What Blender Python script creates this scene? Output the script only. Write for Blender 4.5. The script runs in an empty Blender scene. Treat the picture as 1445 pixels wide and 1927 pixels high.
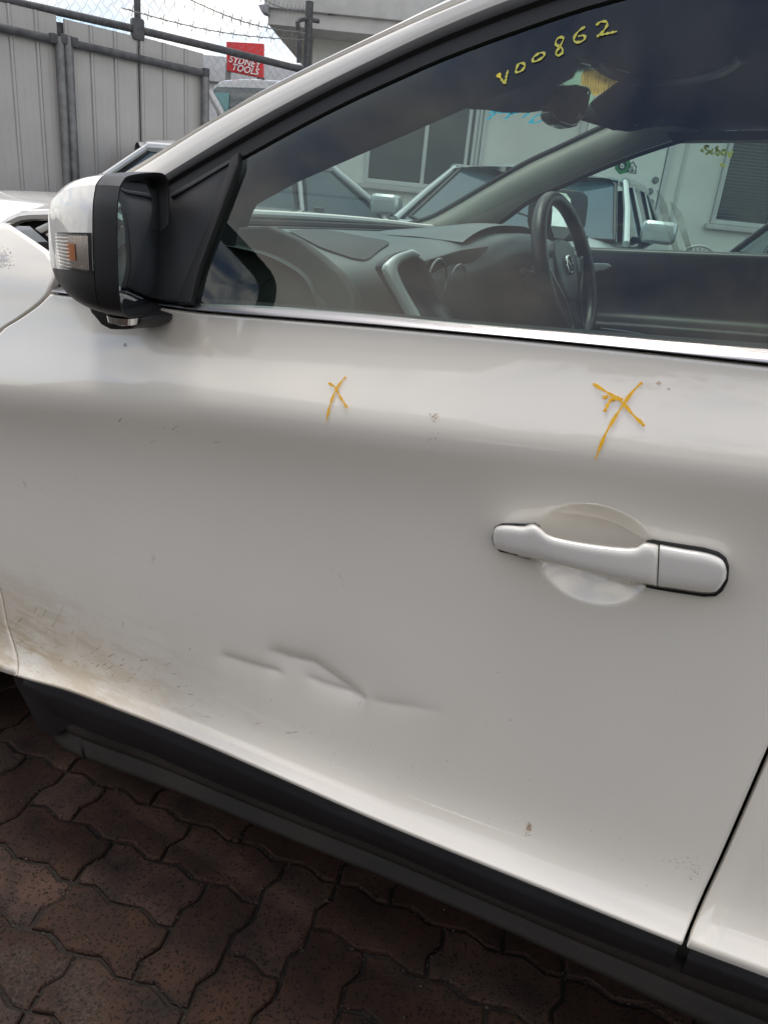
import bpy, bmesh, math, random
from mathutils import Vector as V, Matrix, noise
random.seed(7)
SC = bpy.context.scene
COL = SC.collection
# ------------------------------------------------------------------ camera
# measured in the photograph: vertical vanishing point and the direction of the car's long axis
F = 1445.0; CX = 722.5; CY = 963.5
down = V((365-CX, 4500-CY, F)).normalized()
vx = V((-2100-CX, 352-CY, F)); mx = (vx - down*vx.dot(down)).normalized()
aX = -mx; aZ = -down; aY = aZ.cross(aX)
def c2w(v): return V((aX.dot(v), aY.dot(v), aZ.dot(v)))
CAM = V((0, -.80, 1.22))
r_, u_, b_ = c2w(V((1,0,0))), c2w(V((0,-1,0))), c2w(V((0,0,-1)))
cam = bpy.data.cameras.new('camera'); co = bpy.data.objects.new('camera', cam); COL.objects.link(co)
m = Matrix((r_, u_, b_)).transposed().to_4x4(); m.translation = CAM; co.matrix_world = m
cam.sensor_fit = 'VERTICAL'; cam.sensor_height = 36; cam.lens = 36*F/1927; cam.clip_start = .02; cam.clip_end = 400
SC.camera = co
# ------------------------------------------------------------------ sky, sun, exposure
SUN_EL, SUN_AZ = math.radians(73), math.radians(-70)      # azimuth measured from +Y towards +X
w = bpy.data.worlds.new('World'); SC.world = w; w.use_nodes = True
nt = w.node_tree; N = nt.nodes; L = nt.links; bg = N['Background']
sky = N.new('ShaderNodeTexSky'); sky.sky_type = 'NISHITA'; sky.sun_disc = False
sky.sun_elevation = SUN_EL; sky.sun_rotation = SUN_AZ; sky.air_density = 1; sky.dust_density = 1.2
tc = N.new('ShaderNodeTexCoord'); sp = N.new('ShaderNodeSeparateXYZ'); L.new(tc.outputs['Generated'], sp.inputs[0])
# project the direction on a cloud deck: xy / (z + .25)
ad = N.new('ShaderNodeMath'); ad.operation = 'MAXIMUM'; ad.inputs[1].default_value = 0; L.new(sp.outputs[2], ad.inputs[0])
ad2 = N.new('ShaderNodeMath'); ad2.inputs[1].default_value = .22; L.new(ad.outputs[0], ad2.inputs[0])
dv = N.new('ShaderNodeVectorMath'); dv.operation = 'DIVIDE'; L.new(tc.outputs['Generated'], dv.inputs[0])
cb = N.new('ShaderNodeCombineXYZ')
for i in range(3): L.new(ad2.outputs[0], cb.inputs[i])
L.new(cb.outputs[0], dv.inputs[1])
nz = N.new('ShaderNodeTexNoise'); nz.inputs['Scale'].default_value = 1.5; nz.inputs['Detail'].default_value = 7; nz.inputs['Roughness'].default_value = .58; nz.inputs['Distortion'].default_value = .35
L.new(dv.outputs[0], nz.inputs['Vector'])
cr = N.new('ShaderNodeValToRGB'); cr.color_ramp.elements[0].position = .37; cr.color_ramp.elements[1].position = .56
L.new(nz.outputs[0], cr.inputs[0])
nz2 = N.new('ShaderNodeTexNoise'); nz2.inputs['Scale'].default_value = 3.2; nz2.inputs['Detail'].default_value = 5
L.new(dv.outputs[0], nz2.inputs['Vector'])
cc = N.new('ShaderNodeValToRGB'); cc.color_ramp.elements[0].position = .35; cc.color_ramp.elements[1].position = .65
cc.color_ramp.elements[0].color = (5.0,4.95,4.95,1); cc.color_ramp.elements[1].color = (8.7,8.35,7.9,1)
L.new(nz2.outputs[0], cc.inputs[0])
mx_ = N.new('ShaderNodeMixRGB'); L.new(cr.outputs[0], mx_.inputs[0]); L.new(sky.outputs[0], mx_.inputs[1]); L.new(cc.outputs[0], mx_.inputs[2])
L.new(mx_.outputs[0], bg.inputs[0]); bg.inputs[1].default_value = .10
sl = bpy.data.lights.new('sun', 'SUN'); so = bpy.data.objects.new('sun', sl); COL.objects.link(so)
sl.energy = 1.0; sl.angle = math.radians(14); sl.color = (1, .95, .86)
sd = V((math.sin(SUN_AZ)*math.cos(SUN_EL), math.cos(SUN_AZ)*math.cos(SUN_EL), math.sin(SUN_EL)))
so.rotation_euler = sd.to_track_quat('Z', 'Y').to_euler(); so.location = sd*20
SC.view_settings.view_transform = 'Standard'; SC.view_settings.look = 'None'
SC.view_settings.exposure = 1.0; SC.view_settings.gamma = 1; SC.view_settings.use_curve_mapping = False
SC.cycles.max_bounces = 10; SC.cycles.transparent_max_bounces = 16; SC.cycles.caustics_reflective = False; SC.cycles.caustics_refractive = False

# ------------------------------------------------------------------ measuring helpers (photo pixel -> point on a real plane)
def ray(px, py): return c2w(V((px-CX, py-CY, F)))
def onP(px, py, P0, n):
    r = ray(px, py); return CAM + r*((V(P0)-CAM).dot(V(n))/r.dot(V(n)))
def onY(px, py, y): return onP(px, py, (0,y,0), (0,1,0))
def onX(px, py, x): return onP(px, py, (x,0,0), (1,0,0))
def onZ(px, py, z): return onP(px, py, (0,0,z), (0,0,1))
TUM = .40
GN = (0, 1, -TUM)
def G(px, py, off=0): return onP(px, py, (0, .085+off, 1.09), GN)                 # near side glass plane
def GF(px, py, off=0): return onP(px, py, (0, 1.805+off, 1.12), (0, 1, TUM))      # far side glass plane
FW = c2w(V((0,0,1))); FW.z = 0; FW.normalize()
RT = V((FW.y, -FW.x, 0))
def onD(px, py, d): return onP(px, py, CAM+FW*d, FW)                              # at a distance d straight ahead
def lerp(a, b, t): return a + (b-a)*t
def interp(tab, x):
    if x <= tab[0][0]: a, b = tab[0], tab[1]
    elif x >= tab[-1][0]: a, b = tab[-2], tab[-1]
    else:
        for i in range(len(tab)-1):
            if tab[i][0] <= x <= tab[i+1][0]: a, b = tab[i], tab[i+1]; break
    return a[1] + (b[1]-a[1])*(x-a[0])/(b[0]-a[0])
def sinterp(tab, x):                                                              # smooth, clamped
    if x <= tab[0][0]: return tab[0][1]
    if x >= tab[-1][0]: return tab[-1][1]
    for i in range(len(tab)-1):
        if tab[i][0] <= x <= tab[i+1][0]:
            p1, p2 = tab[i], tab[i+1]; p0 = tab[max(i-1,0)]; p3 = tab[min(i+2,len(tab)-1)]
            h = p2[0]-p1[0]; t = (x-p1[0])/h
            m1 = (p2[1]-p0[1])/max(p2[0]-p0[0],1e-6)*h; m2 = (p3[1]-p1[1])/max(p3[0]-p1[0],1e-6)*h
            return (2*t**3-3*t*t+1)*p1[1]+(t**3-2*t*t+t)*m1+(-2*t**3+3*t*t)*p2[1]+(t**3-t*t)*m2
def resample(pts, n, smooth=True):
    pts = [V(p) for p in pts]; d = [0]
    for a, b in zip(pts, pts[1:]): d.append(d[-1]+(b-a).length)
    out = []
    for k in range(n):
        s = d[-1]*k/(n-1)
        f = sinterp if smooth else interp
        out.append(V([f([(d[i], pts[i][j]) for i in range(len(pts))], s) for j in range(3)]))
    return out

# ------------------------------------------------------------------ object helpers
def wloc(p):
    l = V((0,0,0))
    while p is not None: l = l + p.location; p = p.parent
    return l
def mesh(name, verts, faces, mat, parent=None, smooth=False, local=False):
    me = bpy.data.meshes.new(name)
    o = V((0,0,0)) if local else wloc(parent)
    me.from_pydata([tuple(V(v)-o) for v in verts], [], faces)
    if smooth is True:
        for p in me.polygons: p.use_smooth = True
    me.materials.append(mat)
    ob = bpy.data.objects.new(name, me); COL.objects.link(ob); ob.parent = parent
    if smooth == 'auto':
        for p in me.polygons: p.use_smooth = True
        bm = bmesh.new(); bm.from_mesh(me)
        for e in bm.edges:
            if len(e.link_faces) == 2 and e.calc_face_angle(0) > .6: e.smooth = False
        bm.to_mesh(me); bm.free()
    return ob
def from_bm(name, bm, mat, parent=None, smooth=False, local=False):
    bmesh.ops.recalc_face_normals(bm, faces=bm.faces)
    bm.verts.index_update()
    vs = [v.co.copy() for v in bm.verts]; fs = [[v.index for v in f.verts] for f in bm.faces]; bm.free()
    return mesh(name, vs, fs, mat, parent, smooth, local)
def grid(name, fn, nu, nv, mat, parent=None, smooth=True, local=False):
    vs = [fn(i/nu, j/nv) for j in range(nv+1) for i in range(nu+1)]
    fs = [(j*(nu+1)+i, j*(nu+1)+i+1, (j+1)*(nu+1)+i+1, (j+1)*(nu+1)+i) for j in range(nv) for i in range(nu)]
    return mesh(name, vs, fs, mat, parent, smooth, local)
def prism(name, poly, n, thick, mat, parent=None, bevel=0, segs=2, local=False, smooth='auto'):
    """polygon of 3D points extruded by thick along n (the first face stays where the points are)"""
    n = V(n).normalized()*thick
    bm = bmesh.new(); a = [bm.verts.new(V(p)) for p in poly]; b = [bm.verts.new(V(p)+n) for p in poly]
    k = len(poly); bm.faces.new(a); bm.faces.new(b[::-1])
    for i in range(k): bm.faces.new((a[i], a[(i+1)%k], b[(i+1)%k], b[i]))
    bmesh.ops.recalc_face_normals(bm, faces=bm.faces)
    if bevel: bmesh.ops.bevel(bm, geom=list(bm.edges), offset=bevel, segments=segs, affect='EDGES', profile=.6, clamp_overlap=True)
    bmesh.ops.triangulate(bm, faces=[f for f in bm.faces if len(f.verts) > 4])
    return from_bm(name, bm, mat, parent, smooth, local)
def box(name, c, s, mat, parent=None, bevel=0, ax=None, segs=2, local=False):
    c = V(c); X, Y, Z = ax or (V((1,0,0)), V((0,1,0)), V((0,0,1)))
    h = V(s)/2
    poly = [c-Z*h.z + X*(h.x*i) + Y*(h.y*j) for i, j in ((-1,-1),(1,-1),(1,1),(-1,1))]
    return prism(name, poly, Z, s[2], mat, parent, bevel, segs, local)
def addtube(vs, fs, pts, r, n=8, cap=True, closed=False):
    pts = [V(p) for p in pts]; b0 = len(vs); k = len(pts)
    up = V((.013,.027,1)).normalized()
    for i, p in enumerate(pts):
        if closed: t = pts[(i+1)%k]-pts[i-1]
        else: t = pts[min(i+1,k-1)]-pts[max(i-1,0)]
        t.normalize()
        if abs(t.dot(up)) > .98: up = V((1,.1,.02)).normalized()
        s = t.cross(up).normalized(); q = s.cross(t); up = q
        rr = r[i] if isinstance(r, (list,tuple)) else r
        for a in range(n): vs.append(p + s*(rr*math.cos(2*math.pi*a/n)) + q*(rr*math.sin(2*math.pi*a/n)))
    for i in range(k if closed else k-1):
        j = (i+1) % k
        for a in range(n): fs.append((b0+i*n+a, b0+i*n+(a+1)%n, b0+j*n+(a+1)%n, b0+j*n+a))
    if cap and not closed:
        fs.append(tuple(b0+a for a in range(n))[::-1]); fs.append(tuple(b0+(k-1)*n+a for a in range(n)))
def tube(name, pts, r, mat, parent=None, n=10, closed=False, local=False, smooth='auto'):
    vs, fs = [], []; addtube(vs, fs, pts, r, n, True, closed)
    return mesh(name, vs, fs, mat, parent, smooth, local)
def ribbon(name, lines, nrm, width, mat, parent=None, lift=.0012, n=14, taper=True):
    """flat marker strokes: lines = list of polylines of 3D points"""
    vs, fs = [], []
    for ln in lines:
        p = resample(ln, n) if len(ln) > 2 else resample(ln, 4, False)
        k = len(p); b0 = len(vs)
        for i in range(k):
            t = (p[min(i+1,k-1)]-p[max(i-1,0)]).normalized(); nn = V(nrm).normalized()
            s = t.cross(nn).normalized(); ww = width/2*(.75+.35*math.sin(i*1.7+b0))
            if taper and i == k-1: ww *= .5
            vs += [p[i]-s*ww+nn*lift, p[i]+s*ww+nn*lift]
        for i in range(k-1): fs.append((b0+2*i, b0+2*i+1, b0+2*i+3, b0+2*i+2))
    return mesh(name, vs, fs, mat, parent)
def text(name, body, P, X, Y, size, mat, parent=None, depth=.002, shear=0, spacing=1.0):
    cu = bpy.data.curves.new(name, 'FONT'); cu.body = body; cu.size = size; cu.extrude = depth; cu.shear = shear; cu.space_character = spacing
    cu.align_x = 'CENTER'; cu.align_y = 'CENTER'; cu.offset = size*.012
    t = bpy.data.objects.new('t', cu); COL.objects.link(t)
    me = bpy.data.meshes.new_from_object(t.evaluated_get(bpy.context.evaluated_depsgraph_get())); bpy.data.objects.remove(t)
    Zn = X.cross(Y); M = Matrix((X, Y, Zn)).transposed()
    vs = [V(P) + M @ v.co for v in me.vertices]; fs = [list(p.vertices) for p in me.polygons]
    return mesh(name, vs, fs, mat, parent)
def empty(name, loc, label, cat, group=None):
    o = bpy.data.objects.new(name, None); COL.objects.link(o); o.location = loc; o.empty_display_size = .2
    tag(o, label, cat, group); return o
def tag(o, label, cat, group=None):
    o['label'] = label; o['category'] = cat
    if group: o['group'] = group
    return o
def struct(o): o['kind'] = 'structure'; return o
def stuff(o): o['kind'] = 'stuff'; return o

# ------------------------------------------------------------------ materials
def mat(name, col, rough=.5, metal=0, coat=0, noise_amt=0, noise_scale=8, bump=0, bump_scale=60, spec=.5, coat_rough=.03, emit=None, rvar=0):
    m = bpy.data.materials.new(name); m.use_nodes = True; n = m.node_tree.nodes; l = m.node_tree.links
    p = n['Principled BSDF']; p.inputs['Base Color'].default_value = (*col, 1); p.inputs['Roughness'].default_value = rough
    p.inputs['Metallic'].default_value = metal; p.inputs['Coat Weight'].default_value = coat; p.inputs['Coat Roughness'].default_value = coat_rough; p.inputs['Coat IOR'].default_value = 1.85
    p.inputs['Specular IOR Level'].default_value = spec
    t = n.new('ShaderNodeTexCoord')
    if noise_amt:
        z = n.new('ShaderNodeTexNoise'); z.inputs['Scale'].default_value = noise_scale; z.inputs['Detail'].default_value = 6; l.new(t.outputs['Object'], z.inputs['Vector'])
        r = n.new('ShaderNodeMapRange'); r.inputs[1].default_value = .3; r.inputs[2].default_value = .7
        r.inputs[3].default_value = 1-noise_amt; r.inputs[4].default_value = 1+noise_amt; l.new(z.outputs[0], r.inputs[0])
        mu = n.new('ShaderNodeVectorMath'); mu.operation = 'SCALE'; mu.inputs[0].default_value = col; l.new(r.outputs[0], mu.inputs['Scale'])
        l.new(mu.outputs[0], p.inputs['Base Color'])
        if rvar:
            r2 = n.new('ShaderNodeMapRange'); r2.inputs[1].default_value = .3; r2.inputs[2].default_value = .7
            r2.inputs[3].default_value = rough-rvar; r2.inputs[4].default_value = rough+rvar; l.new(z.outputs[0], r2.inputs[0]); l.new(r2.outputs[0], p.inputs['Roughness'])
    if bump:
        z = n.new('ShaderNodeTexNoise'); z.inputs['Scale'].default_value = bump_scale; z.inputs['Detail'].default_value = 4; l.new(t.outputs['Object'], z.inputs['Vector'])
        b = n.new('ShaderNodeBump'); b.inputs['Strength'].default_value = bump; b.inputs['Distance'].default_value = .002; l.new(z.outputs[0], b.inputs['Height']); l.new(b.outputs[0], p.inputs['Normal'])
    return m
def glass_mat(name, tint, refl_rough=.0, ior=1.5, boost=1.0):
    m = bpy.data.materials.new(name); m.use_nodes = True; n = m.node_tree.nodes; l = m.node_tree.links; n.clear()
    o = n.new('ShaderNodeOutputMaterial'); tr = n.new('ShaderNodeBsdfTransparent'); tr.inputs[0].default_value = (*tint, 1)
    g = n.new('ShaderNodeBsdfGlossy'); g.inputs['Roughness'].default_value = refl_rough; g.inputs['Color'].default_value = (1,.98,.94,1)
    f = n.new('ShaderNodeFresnel'); ge = n.new('ShaderNodeNewGeometry'); mr = n.new('ShaderNodeMapRange')     # a thin pane mirrors alike from both sides
    mr.inputs[3].default_value = ior; mr.inputs[4].default_value = 1/ior; l.new(ge.outputs['Backfacing'], mr.inputs[0]); l.new(mr.outputs[0], f.inputs[0])
    s = n.new('ShaderNodeMath'); s.operation = 'MULTIPLY'; s.inputs[1].default_value = boost; s.use_clamp = True; l.new(f.outputs[0], s.inputs[0])
    x = n.new('ShaderNodeMixShader'); l.new(s.outputs[0], x.inputs[0]); l.new(tr.outputs[0], x.inputs[1]); l.new(g.outputs[0], x.inputs[2]); l.new(x.outputs[0], o.inputs[0])
    return m
def paint_mat(name, col, dirt=False, rough=.38):
    m = mat(name, col, rough, 0, 1.0, coat_rough=.035)
    n = m.node_tree.nodes; l = m.node_tree.links; p = n['Principled BSDF']; t = n['Texture Coordinate']
    # fine orange peel in the lacquer
    z = n.new('ShaderNodeTexNoise'); z.inputs['Scale'].default_value = 260; l.new(t.outputs['Object'], z.inputs['Vector'])
    b = n.new('ShaderNodeBump'); b.inputs['Strength'].default_value = .05; b.inputs['Distance'].default_value = .0004; l.new(z.outputs[0], b.inputs['Height'])
    l.new(b.outputs[0], p.inputs['Coat Normal'])
    if dirt:
        g = n.new('ShaderNodeNewGeometry'); s = n.new('ShaderNodeSeparateXYZ'); l.new(g.outputs['Position'], s.inputs[0])
        def mr(src, a, b_, c, d):
            r = n.new('ShaderNodeMapRange'); r.interpolation_type = 'SMOOTHSTEP'
            for i, v in enumerate((a, b_, c, d)): r.inputs[i+1].default_value = v
            l.new(src, r.inputs[0]); return r.outputs[0]
        def mul(a, b_):
            r = n.new('ShaderNodeMath'); r.operation = 'MULTIPLY'; l.new(a, r.inputs[0])
            if isinstance(b_, float): r.inputs[1].default_value = b_
            else: l.new(b_, r.inputs[1])
            return r.outputs[0]
        low = mr(s.outputs[2], .62, .30, 0, 1); fr = mr(s.outputs[0], -.45, -1.02, .10, 1)
        area = mul(low, fr)
        mp = n.new('ShaderNodeMapping'); mp.inputs['Rotation'].default_value = (0, math.radians(-35), 0); mp.inputs['Scale'].default_value = (8, 20, 46); l.new(g.outputs['Position'], mp.inputs[0])
        z1 = n.new('ShaderNodeTexNoise'); z1.inputs['Scale'].default_value = 1; z1.inputs['Detail'].default_value = 7; z1.inputs['Roughness'].default_value = .7; l.new(mp.outputs[0], z1.inputs['Vector'])
        st = mr(z1.outputs[0], .45, .70, 0, 1)
        z2 = n.new('ShaderNodeTexNoise'); z2.inputs['Scale'].default_value = 7; z2.inputs['Detail'].default_value = 5; l.new(g.outputs['Position'], z2.inputs['Vector'])
        film = mr(z2.outputs[0], .30, .7, 0.22, .80)
        sm = n.new('ShaderNodeMath'); sm.operation = 'ADD'; l.new(st, sm.inputs[0]); l.new(film, sm.inputs[1]); sm.use_clamp = True
        mp4 = n.new('ShaderNodeMapping'); mp4.inputs['Rotation'].default_value = (0, math.radians(-32), 0); mp4.inputs['Scale'].default_value = (60, 200, 240); l.new(g.outputs['Position'], mp4.inputs[0])
        z4 = n.new('ShaderNodeTexNoise'); z4.inputs['Scale'].default_value = 1; z4.inputs['Detail'].default_value = 4; z4.inputs['Roughness'].default_value = .75; l.new(mp4.outputs[0], z4.inputs['Vector'])
        sp4 = mr(z4.outputs[0], .56, .70, 0, 1); s4 = n.new('ShaderNodeMath'); s4.use_clamp = True; l.new(sm.outputs[0], s4.inputs[0]); l.new(sp4, s4.inputs[1]); sm = s4
        k = mul(area, sm.outputs[0]); k = mul(k, .80)
        # thin travel film along the bottom of the whole side
        z3 = n.new('ShaderNodeTexNoise'); z3.inputs['Scale'].default_value = 3.1; z3.inputs['Detail'].default_value = 8; l.new(g.outputs['Position'], z3.inputs['Vector'])
        k2 = mul(mr(z3.outputs[0], .3, .75, 0, .10), mr(s.outputs[2], 1.0, .35, .3, 1))
        mxx = n.new('ShaderNodeMixRGB'); mxx.inputs[1].default_value = (*col, 1); mxx.inputs[2].default_value = (.42,.29,.12,1); l.new(k, mxx.inputs[0])
        mx2 = n.new('ShaderNodeMixRGB'); mx2.inputs[2].default_value = (.34,.31,.26,1); l.new(mxx.outputs[0], mx2.inputs[1]); l.new(k2, mx2.inputs[0])
        l.new(mx2.outputs[0], p.inputs['Base Color'])
        # lacquer is dulled where the dirt sits and faintly hazy everywhere
        inv = mr(area, 0, 1, .035, .30); l.new(inv, p.inputs['Coat Roughness'])
    return m
M = {}
M['paint'] = paint_mat('white_car_paint', (.84,.79,.705), True)
M['paint_clean'] = paint_mat('white_car_paint_clean', (.80,.77,.72))
M['paint_silver'] = mat('silver_paint', (.50,.55,.56), .32, .35, 1.0)
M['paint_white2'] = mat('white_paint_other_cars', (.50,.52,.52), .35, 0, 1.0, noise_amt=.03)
M['paint_dark'] = mat('dark_blue_grey_paint', (.03,.035,.045), .3, .2, 1.0)
M['chrome'] = mat('satin_aluminium_trim', (.34,.335,.35), .34, 1.0, noise_amt=.02, noise_scale=3)
M['bright'] = mat('polished_metal', (.85,.85,.86), .08, 1.0)
M['plastic'] = mat('black_grained_plastic', (.012,.012,.014), .42, bump=.25, bump_scale=900, noise_amt=.1)
M['cladding'] = mat('dusty_black_cladding', (.013,.013,.015), .50, bump=.3, bump_scale=500, noise_amt=.35, noise_scale=5)
M['sill'] = mat('dusty_brown_sill_plastic', (.021,.016,.012), .7, bump=.3, bump_scale=500, noise_amt=.45, noise_scale=7)
M['rubber'] = mat('black_rubber_seal', (.010,.010,.011), .55, noise_amt=.1)
M['gloss_black'] = mat('gloss_black_trim', (.008,.008,.010), .12, coat=.6)
M['void'] = mat('dark_cavity', (.006,.006,.006), .9)
M['glass'] = glass_mat('green_tinted_side_glass', (.74,.86,.81), ior=1.5, boost=1.3)
M['screen_glass'] = glass_mat('windscreen_glass', (.87,.95,.92), ior=1.45, boost=.7)
M['car_glass'] = mat('dark_car_glass', (.045,.080,.095), .03, 0, .35, spec=.6)
M['lens'] = glass_mat('clear_lens', (.90,.88,.87), .05, boost=1.6)
M['amber'] = mat('amber_bulb', (.75,.22,.03), .3, coat=.6)
M['reflector'] = mat('lamp_reflector', (.55,.50,.47), .25, .8)
M['mirror'] = mat('mirror_glass', (.70,.76,.80), .01, 1.0)
M['dash'] = mat('dashboard_soft_plastic', (.085,.112,.122), .38, bump=.2, bump_scale=700, noise_amt=.06)
M['dash_dark'] = mat('dark_dashboard_plastic', (.012,.014,.017), .40, noise_amt=.1)
M['grille'] = mat('speaker_grille', (.030,.036,.042), .65, noise_amt=.1)
M['green_reflection'] = mat('dark_green_grey_reflection', (.018,.026,.023), .55, noise_amt=.12)  # colour standing in for a dark reflection in the side glass
M['green_reflection2'] = mat('grey_green_inner_reflection', (.026,.034,.029), .6, noise_amt=.12)  # slightly lighter inner part of the same reflection
M['leather'] = mat('black_leather', (.014,.015,.017), .34, bump=.4, bump_scale=400)
M['fabric'] = mat('dark_headliner', (.018,.020,.023), .8, bump=.04, bump_scale=150, noise_amt=.08)
M['visor'] = mat('dark_visor_vinyl', (.018,.020,.023), .7, noise_amt=.08)
M['pillar_trim'] = mat('beige_grey_pillar_trim', (.55,.54,.46), .7, bump=.15, bump_scale=500, noise_amt=.05)
M['silver'] = mat('silver_painted_plastic', (.66,.70,.71), .3, .15)
M['lcd'] = mat('switched_off_screen', (.015,.020,.028), .15)
M['galv'] = mat('galvanised_pipe', (.21,.21,.21), .5, .5, noise_amt=.28, noise_scale=14, rvar=.1)
M['galv_dark'] = mat('weathered_dark_pipe', (.085,.085,.09), .6, .2, noise_amt=.35, noise_scale=20)
M['wire'] = mat('galvanised_wire', (.20,.20,.20), .5, .5)
M['sheet'] = mat('zinc_coated_fence_sheet', (.43,.415,.40), .45, .25, noise_amt=.10, noise_scale=3, rvar=.08)
M['red'] = mat('red_sign_face', (.62,.030,.035), .5)
M['white_letter'] = mat('white_lettering', (.8,.8,.8), .5)
M['wall'] = mat('cream_rendered_wall', (.78,.78,.73), .8, noise_amt=.07, noise_scale=2.2, bump=.3, bump_scale=40)
M['wall_far'] = mat('pale_far_wall', (.60,.61,.63), .8, noise_amt=.05)
M['fascia'] = mat('painted_fascia_board', (.56,.55,.53), .7, noise_amt=.08)
M['door_white'] = mat('white_door_paint', (.80,.81,.77), .5, noise_amt=.05, noise_scale=3)
M['frame_white'] = mat('white_window_frame', (.60,.61,.60), .5, noise_amt=.05)
M['win_dark'] = mat('dark_window_pane', (.045,.055,.058), .10, spec=.6, noise_amt=.2, noise_scale=3)
M['blind'] = mat('dusty_blind_slat', (.10,.11,.11), .6)
M['green'] = mat('green_sticker', (.03,.22,.06), .5)
M['black_print'] = mat('black_print', (.015,.015,.015), .5)
M['yellow'] = mat('yellow_paint_marker', (.72,.55,.03), .6)
M['orange'] = mat('orange_yellow_paint_marker', (.86,.47,.012), .5, noise_amt=.15, noise_scale=200)
M['yellow_pale'] = mat('dry_yellow_marker', (.48,.46,.13), .7)
M['blue_marker'] = mat('blue_paint_marker', (.02,.22,.30), .6)
M['paper'] = mat('tan_paper', (.52,.45,.26), .8, noise_amt=.1)
M['tyre'] = mat('tyre_rubber', (.010,.010,.010), .75, bump=.3, bump_scale=80)
M['rim'] = mat('alloy_rim', (.45,.45,.46), .3, .8)
M['lamp'] = mat('headlamp', (.45,.48,.50), .08, .5, 1.0)
M['conduit'] = mat('grey_conduit', (.30,.30,.32), .5, noise_amt=.08)
M['bark'] = mat('bark', (.10,.08,.06), .9, noise_amt=.3)
M['leaf'] = mat('dark_leaves', (.035,.055,.025), .6, noise_amt=.4, noise_scale=3)
M['white_iron'] = mat('white_painted_iron', (.55,.56,.54), .5)
M['smear'] = None
# smear of dried yellow marker on the far glass
sm = bpy.data.materials.new('thin_yellow_smear'); sm.use_nodes = True; n = sm.node_tree.nodes; l = sm.node_tree.links
p = n['Principled BSDF']; p.inputs['Base Color'].default_value = (.42,.42,.10,1); p.inputs['Roughness'].default_value = .8
z = n.new('ShaderNodeTexNoise'); z.inputs['Scale'].default_value = 16; z.inputs['Detail'].default_value = 5; t = n.new('ShaderNodeTexCoord'); l.new(t.outputs['Object'], z.inputs['Vector'])
r = n.new('ShaderNodeMapRange'); r.inputs[1].default_value = .3; r.inputs[2].default_value = .7; r.inputs[3].default_value = .12; r.inputs[4].default_value = .62; l.new(z.outputs[0], r.inputs[0]); l.new(r.outputs[0], p.inputs['Alpha'])
M['smear'] = sm
def ink(name, col):
    m = bpy.data.materials.new(name); m.use_nodes = True; n = m.node_tree.nodes; l = m.node_tree.links; n.clear()
    o = n.new('ShaderNodeOutputMaterial'); d = n.new('ShaderNodeBsdfDiffuse'); t = n.new('ShaderNodeBsdfTranslucent'); x = n.new('ShaderNodeMixShader')
    d.inputs[0].default_value = (*col,1); t.inputs[0].default_value = (*col,1); x.inputs[0].default_value = .55
    l.new(d.outputs[0], x.inputs[1]); l.new(t.outputs[0], x.inputs[2]); l.new(x.outputs[0], o.inputs[0]); return m
M['blue_marker'] = ink('translucent_blue_marker', (.03,.42,.60))
def faint(name, col, a):
    m = mat(name, col, .7); m.node_tree.nodes['Principled BSDF'].inputs['Alpha'].default_value = a; return m
M['yellow_glass'] = faint('yellow_marker_on_glass', (.62,.60,.10), .80)
M['yellow_ghost'] = ink('faded_yellow_marker_on_glass', (.52,.55,.13)); M['yellow_far'] = ink('yellow_marker_on_far_glass', (.80,.78,.16))
M['stain'] = faint('rust_stain', (.42,.24,.13), .45)
M['scuff'] = faint('dark_scuff', (.12,.085,.05), .38)
M['scuff_brown'] = faint('brown_scuff', (.40,.25,.09), .42)
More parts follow.
